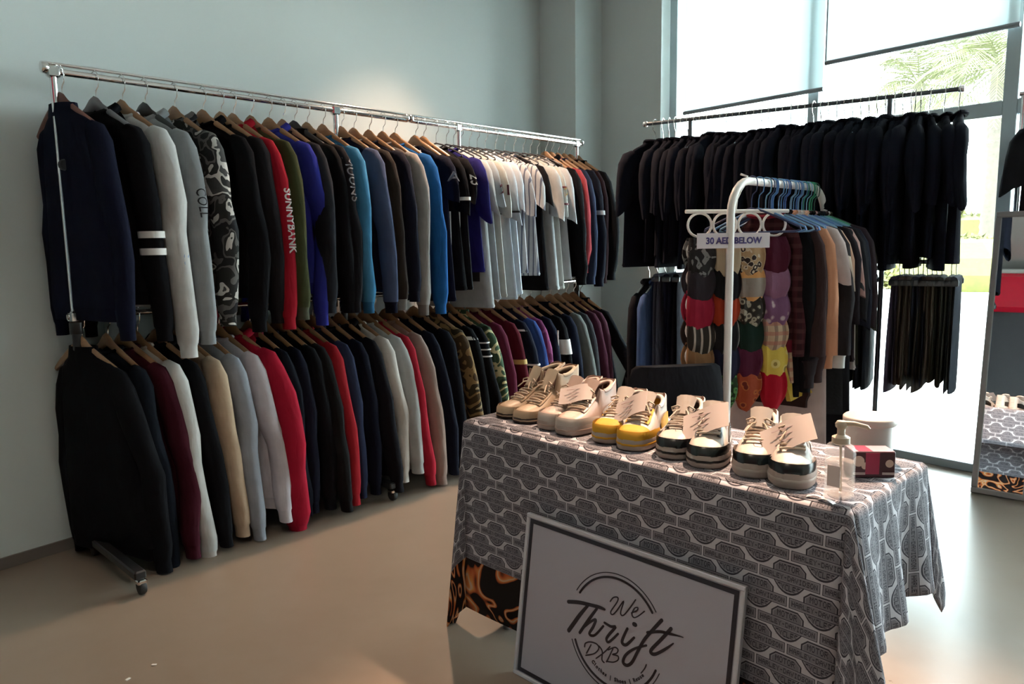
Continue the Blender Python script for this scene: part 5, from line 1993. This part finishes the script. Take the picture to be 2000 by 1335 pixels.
POS = {'boot': ('of the two cream boots, leftmost pair on the table', 'cream'), }
YAW = math.radians(6)
SHV = {'boot': .075, 'pink': .055, 'yellow': .05, 'black': .045, 'strap': .04}
YW = {'boot': -4, 'pink': 4, 'yellow': 15, 'black': 21, 'strap': 23}
SOLEH = {'boot': .022, 'pink': .034, 'yellow': .036, 'black': .038, 'strap': .042}
for nm, desc, lr, ua, ub, cols, bt_, lc, stp in pairs:
    for k, u in enumerate((ua, ub)):
        lab = {'boot': '%s, %s one of the pair at the table\'s left end', 'pink': '%s, %s one of the pair beside the cream boots', 'yellow': '%s, %s one of the yellow pair', 'black': '%s, %s one of its pair', 'strap': '%s, %s one of the pair beside the bottle'}[nm] % (desc, lr[k])
        shoe(lab, u, SHV[nm] - (.0 if k else -.012), math.radians(YW[nm] + (-4, 2)[k]), cols, .285, bt_, seed=len(nm) * 7 + k, lace=lc, strap=stp, hs_=SOLEH[nm])

PAPER = plain('tag_paper', (.36, .30, .28), .8)
PINK_ = plain('tag_ink', (.30, .22, .22), .8)
for (lab, u, v, z, rz, tx, ty, s) in (
        ('folded paper price tag lying across the pinkish white sneakers', .355, .165, .112, .5, 26, 10, .075),
        ('paper price tag hanging on the yellow and white sneakers', .590, .145, .106, .4, 38, -10, .078),
        ('large paper price tag between the two black patent sneakers', .850, .140, .106, .45, 34, -6, .092),
        ('large paper price tag on the platform sneakers by the bottle', 1.090, .135, .108, .55, 34, -6, .092)):
    p = tb(u, v, TH + z)
    t = thing('price_tag', lab, 'tag', p, 0, 'paper price tags on the shoes')
    t.rotation_euler = (Matrix.Rotation(RZT, 3, 'Z') @ Matrix.Rotation(math.radians(tx + 8), 3, 'X') @ Matrix.Rotation(math.radians(ty), 3, 'Y') @ Matrix.Rotation(rz, 3, 'Z')).to_euler()
    mb = MB()
    rr_ = []
    for i in range(9):
        f = i / 8 - .5
        rr_.append([(f * s * 1.5, -s / 2, .006 * math.sin(5 * f)), (f * s * 1.5, s / 2, .006 * math.sin(5 * f + .6)), (f * s * 1.5, s / 2, .001 + .006 * math.sin(5 * f + .6)), (f * s * 1.5, -s / 2, .001 + .006 * math.sin(5 * f))])
    mb.loft(rr_, True, True, True)
    mb.build('paper', PAPER, t)
    mb = MB()
    for k in range(3):
        mb.box((0, s * (.22 - .2 * k), .0042 + .006 * math.sin(.3 * (1 - k * .5))), (s * (.8 - .2 * k), s * .035, .0008))
    mb.build('faint_print', PINK_, t, False)
    MB().tube([(-s * .7, 0, .002), (-s * .85, .01, .012), (-s * .95, .02, .0)], .0012, 5).build('string', PAPER, t)

# ---------------------------------------------------------------- bottle, tub, box and plastic strips at the table's right end
m, nt, b = new_mat('clear_plastic')
b.inputs['Base Color'].default_value = (.92, .88, .86, 1)
b.inputs['Roughness'].default_value = .08
b.inputs['Alpha'].default_value = .16
CLEARP = m
m, nt, b = new_mat('gel')
b.inputs['Base Color'].default_value = (.80, .70, .64, 1)
b.inputs['Roughness'].default_value = .15
b.inputs['Alpha'].default_value = .22
GEL = m
PUMP = plain('cream_pump_plastic', (.46, .37, .28), .4)
p = tb(1.247, .075, TH + .001)
t = thing('pump_bottle', 'clear hand sanitiser bottle with cream pump beside the shoes', 'bottle', p, RZT)
MB().lathe((0, 0, 0), [(.030, 0), (.034, .004), (.034, .105), (.030, .122), (.018, .130), (.0155, .134)], 24).build('bottle_body', CLEARP, t)
MB().lathe((0, 0, 0), [(.028, .004), (.0315, .008), (.0315, .085)], 24).build('gel', GEL, t)
MB().lathe((0, 0, .126), [(.017, 0), (.020, .002), (.020, .016), (.012, .020), (.009, .022), (.009, .040)], 20).build('pump_collar', PUMP, t)
MB().lathe((0, 0, .166), [(.006, -.008), (.013, 0), (.014, .008), (.010, .014)], 16).build('pump_head', PUMP, t)
MB().tube([(0, 0, .174), (.025, .008, .176), (.052, .016, .171), (.056, .017, .166)], [.007, .006, .005, .004], 8).build('nozzle', PUMP, t)
MB().tube([(0, 0, .13), (.004, 0, .012)], .003, 6).build('dip_tube', PUMP, t)
MB().box((0, -.0335, .055), (.030, .002, .05), 0, .0006).build('label', plain('bottle_label', (.55, .45, .42), .6), t, False)

p = tb(1.19, .415, TH + .001)
t = thing('plastic_tub', 'white round plastic tub behind the pump bottle', 'tub', p, RZT)
TUB = plain('white_tub_plastic', (.45, .39, .36), .4)
MB().lathe((0, 0, 0), [(.052, 0), (.058, .004), (.062, .105), (.060, .108)], 28).build('tub_body', TUB, t)
MB().lathe((0, 0, .105), [(.066, 0), (.068, .003), (.068, .016), (.064, .020), (.02, .022)], 28).build('lid', TUB, t)

BX = plain('dark_red_carton', (.05, .012, .018), .35)
p = Vector((.912, 1.822, TH + .001))
t = thing('carton_box', 'small dark red printed carton at the table\'s right corner', 'box', p, math.radians(-4))
MB().box((0, .03, .033), (.105, .06, .066), 0, .0015).build('carton', BX, t, False)
RED_ = plain('carton_red_print', (.30, .02, .06), .4)
MB().box((-.004, -.0006, .036), (.034, .0012, .055)).build('red_panel', RED_, t, False)
MB().box((.0, .03, .0665), (.101, .056, .0008)).build('top_print', plain('carton_top', (.34, .24, .28), .4), t, False)
MB().box((-.02, .03, .0672), (.034, .052, .0008)).build('red_top_panel', RED_, t, False)
DISC = plain('carton_disc', (.50, .36, .30), .5)
for (x, z, r) in ((-.038, .042, .014), (-.022, .030, .009), (.038, .036, .010)):
    o = MB().lathe((0, 0, 0), [(r, 0), (r, .001)], 18).build('printed_disc', DISC, t, False)
    o.matrix_local = Matrix.Translation((x, .0002, z)) @ Matrix.Rotation(PI / 2, 4, 'X')
for (x, w_) in ((-.036, .03), (.036, .03)):
    MB().box((x, -.0006, .010), (w_, .0012, .006)).build('printed_band', plain('carton_text', (.40, .30, .28), .5), t, False)

CLS = plain('glossy_clear_strip', (.66, .66, .68), .1)
for (lab, u, v, rz) in (('glossy clear plastic strip on the cloth before the pump bottle', 1.215, .022, .3), ('shiny curled plastic strip nearest the table\'s right corner', 1.245, .012, -.2)):
    t = thing('plastic_strip', lab, 'strip', tb(u, v, TH + .001), RZT + rz)
    mb = MB()
    mb.loft([[(-.02 + .04 * i / 6, -.006, .0005 + .006 * math.sin(PI * i / 6)), (-.02 + .04 * i / 6, .006, .0005 + .005 * math.sin(PI * i / 6)), (-.02 + .04 * i / 6, .006, .0015 + .005 * math.sin(PI * i / 6)), (-.02 + .04 * i / 6, -.006, .0015 + .006 * math.sin(PI * i / 6))] for i in range(7)], True, True, True)
    mb.build('strip', CLS, t)
# white bag corner seen behind the tub
p = Vector((1.42, 3.18, 0))

# ---------------------------------------------------------------- leaning mirror and the rack behind it
MO = Vector((2.435, 3.822, 0))
MU = Vector((.765, -.644, 0)).normalized()
mlean = math.radians(9)
MBK = Vector((.644, .765, 0))
MV = (MBK * math.sin(mlean) + Vector((0, 0, math.cos(mlean)))).normalized()
MN = MU.cross(MV).normalized()
mr = thing('leaning_mirror', 'tall floor mirror with silver frame leaning at the right edge', 'mirror', MO + Vector((0, 0, .004)))
mr.rotation_euler = Matrix((MU, MV, MN)).transposed().to_euler()
MW, MH = .52, 1.50
SILV = plain('silver_frame', (.36, .34, .33), .4, .6)
MIR = plain('mirror_glass', (.86, .87, .88), .01, 1.0)
MB().box((MW / 2, MH / 2, -.012), (MW - .03, MH - .03, .004)).build('mirror_glass', MIR, mr, False)
fr_ = MB()
for (c, s) in (((MW / 2, .015, -.012), (MW, .03, .028)), ((MW / 2, MH - .015, -.012), (MW, .03, .028)), ((.014, MH / 2, -.012), (.028, MH - .06, .028)), ((MW - .014, MH / 2, -.012), (.028, MH - .06, .028))):
    fr_.box(c, s, 0, .004)
fr_.build('frame', SILV, mr, False)
MB().box((MW / 2, MH / 2, -.022), (MW - .04, MH - .04, .006)).build('back_panel', BLACKM, mr, False)
# an easel leg behind keeps it up
MB().tube([(MW / 2, MH * .72, -.03), (MW / 2, MH * .02, -.03 - .24)], .012, 8).build('easel_leg', BLACKM, mr)

RC = Vector((2.69, 4.00, 0))
rk2 = thing('garment_rack', 'chrome garment rack at the right edge behind the mirror', 'clothes rack', RC, math.atan2(MU.y, MU.x))
MB().tube([(0, 0, .07), (0, 0, 2.08)], .013, 10).build('post', CHROME, rk2)
MB().tube([(1.1, 0, .07), (1.1, 0, 2.08)], .013, 10).build('post', CHROME, rk2)
MB().tube([(-.02, 0, 2.09), (1.12, 0, 2.09)], .012, 10).build('top_rail', CHROME, rk2)
for x in (0, 1.1):
    ft = MB().box((x, 0, .06), (.04, .4, .03), 0, .006).build('foot', BLACKM, rk2, False)
    for yy in (-.18, .18):
        MB().lathe((x, yy, 0), [(.012, 0), (.022, .006), (.024, .02), (.016, .046)], 12).build('caster', RUBBER, ft)
MB().tube([(0, 0, 1.06), (1.1, 0, 1.06)], .010, 10).build('lower_rail', CHROME, rk2)
loc = RC + MU * .24 + Vector((0, 0, 2.09))
rz_ = math.atan2(MU.y, MU.x) + math.radians(6)
hanger('plastic', HCLEAR, 'clear plastic hanger above the mirror carrying a black T-shirt', loc, rz_)
garment('t_shirt', 't-shirt', 'black T-shirt hanging above the mirror at the right edge', loc + Vector((0, 0, -.112)), rz_, fab((.016, .015, .018)), L=.74, SL=.42, sleeves='short', T=.7, seed=301, sw=1.1)

# ---------------------------------------------------------------- seen only in the mirror: a dark cupboard with a red band by the left wall
CTD = plain('dark_cupboard_panel', (.012, .010, .014), .45)
CTR = plain('glossy_red_panel', (.55, .008, .03), .25)
CTT = plain('pale_cupboard_top', (.45, .46, .42), .3)
q = Vector((-2.1, -2.3, 0))
ct = thing('display_cupboard', 'dark display cupboard with a glossy red top band, reflected in the mirror', 'cupboard', q, math.atan2(-.64, .77) + PI)
MB().box((0, 0, .05), (3.3, .36, .10)).build('plinth', CTD, ct, False)
for k in range(4):
    d_ = MB().box((-1.24 + .826 * k, -.20, 1.42), (.815, .02, 2.60), 0, .004).build('door', CTD, ct, False)
    MB().tube([(-1.24 + .826 * k + .35, -.225, .75), (-1.24 + .826 * k + .35, -.225, .92)], .007, 8).build('handle', CHROME, d_)
MB().box((0, 0, 1.42), (3.3, .36, 2.64)).build('body', CTD, ct, False)
MB().box((0, -.03, 3.02), (3.34, .44, .56), 0, .06).build('red_band', CTR, ct, False)
MB().box((0, 0, 3.33), (3.4, .46, .06), 0, .02).build('cornice', CTT, ct, False)

# scraps on the floor
SCR = plain('white_scrap', (.60, .58, .55), .8)
for i, (x, y, lab) in enumerate(((-1.19, 2.28, 'tiny white paper scrap on the floor, the farther one'), (-1.235, 2.20, 'tiny white paper scrap on the floor nearest the camera'))):
    t = thing('paper_scrap', lab, 'scrap', (x, y, .0005), i * 1.1)
    MB().box((0, 0, .0015), (.016, .009, .003), 0, .0008).build('paper', SCR, t, False)
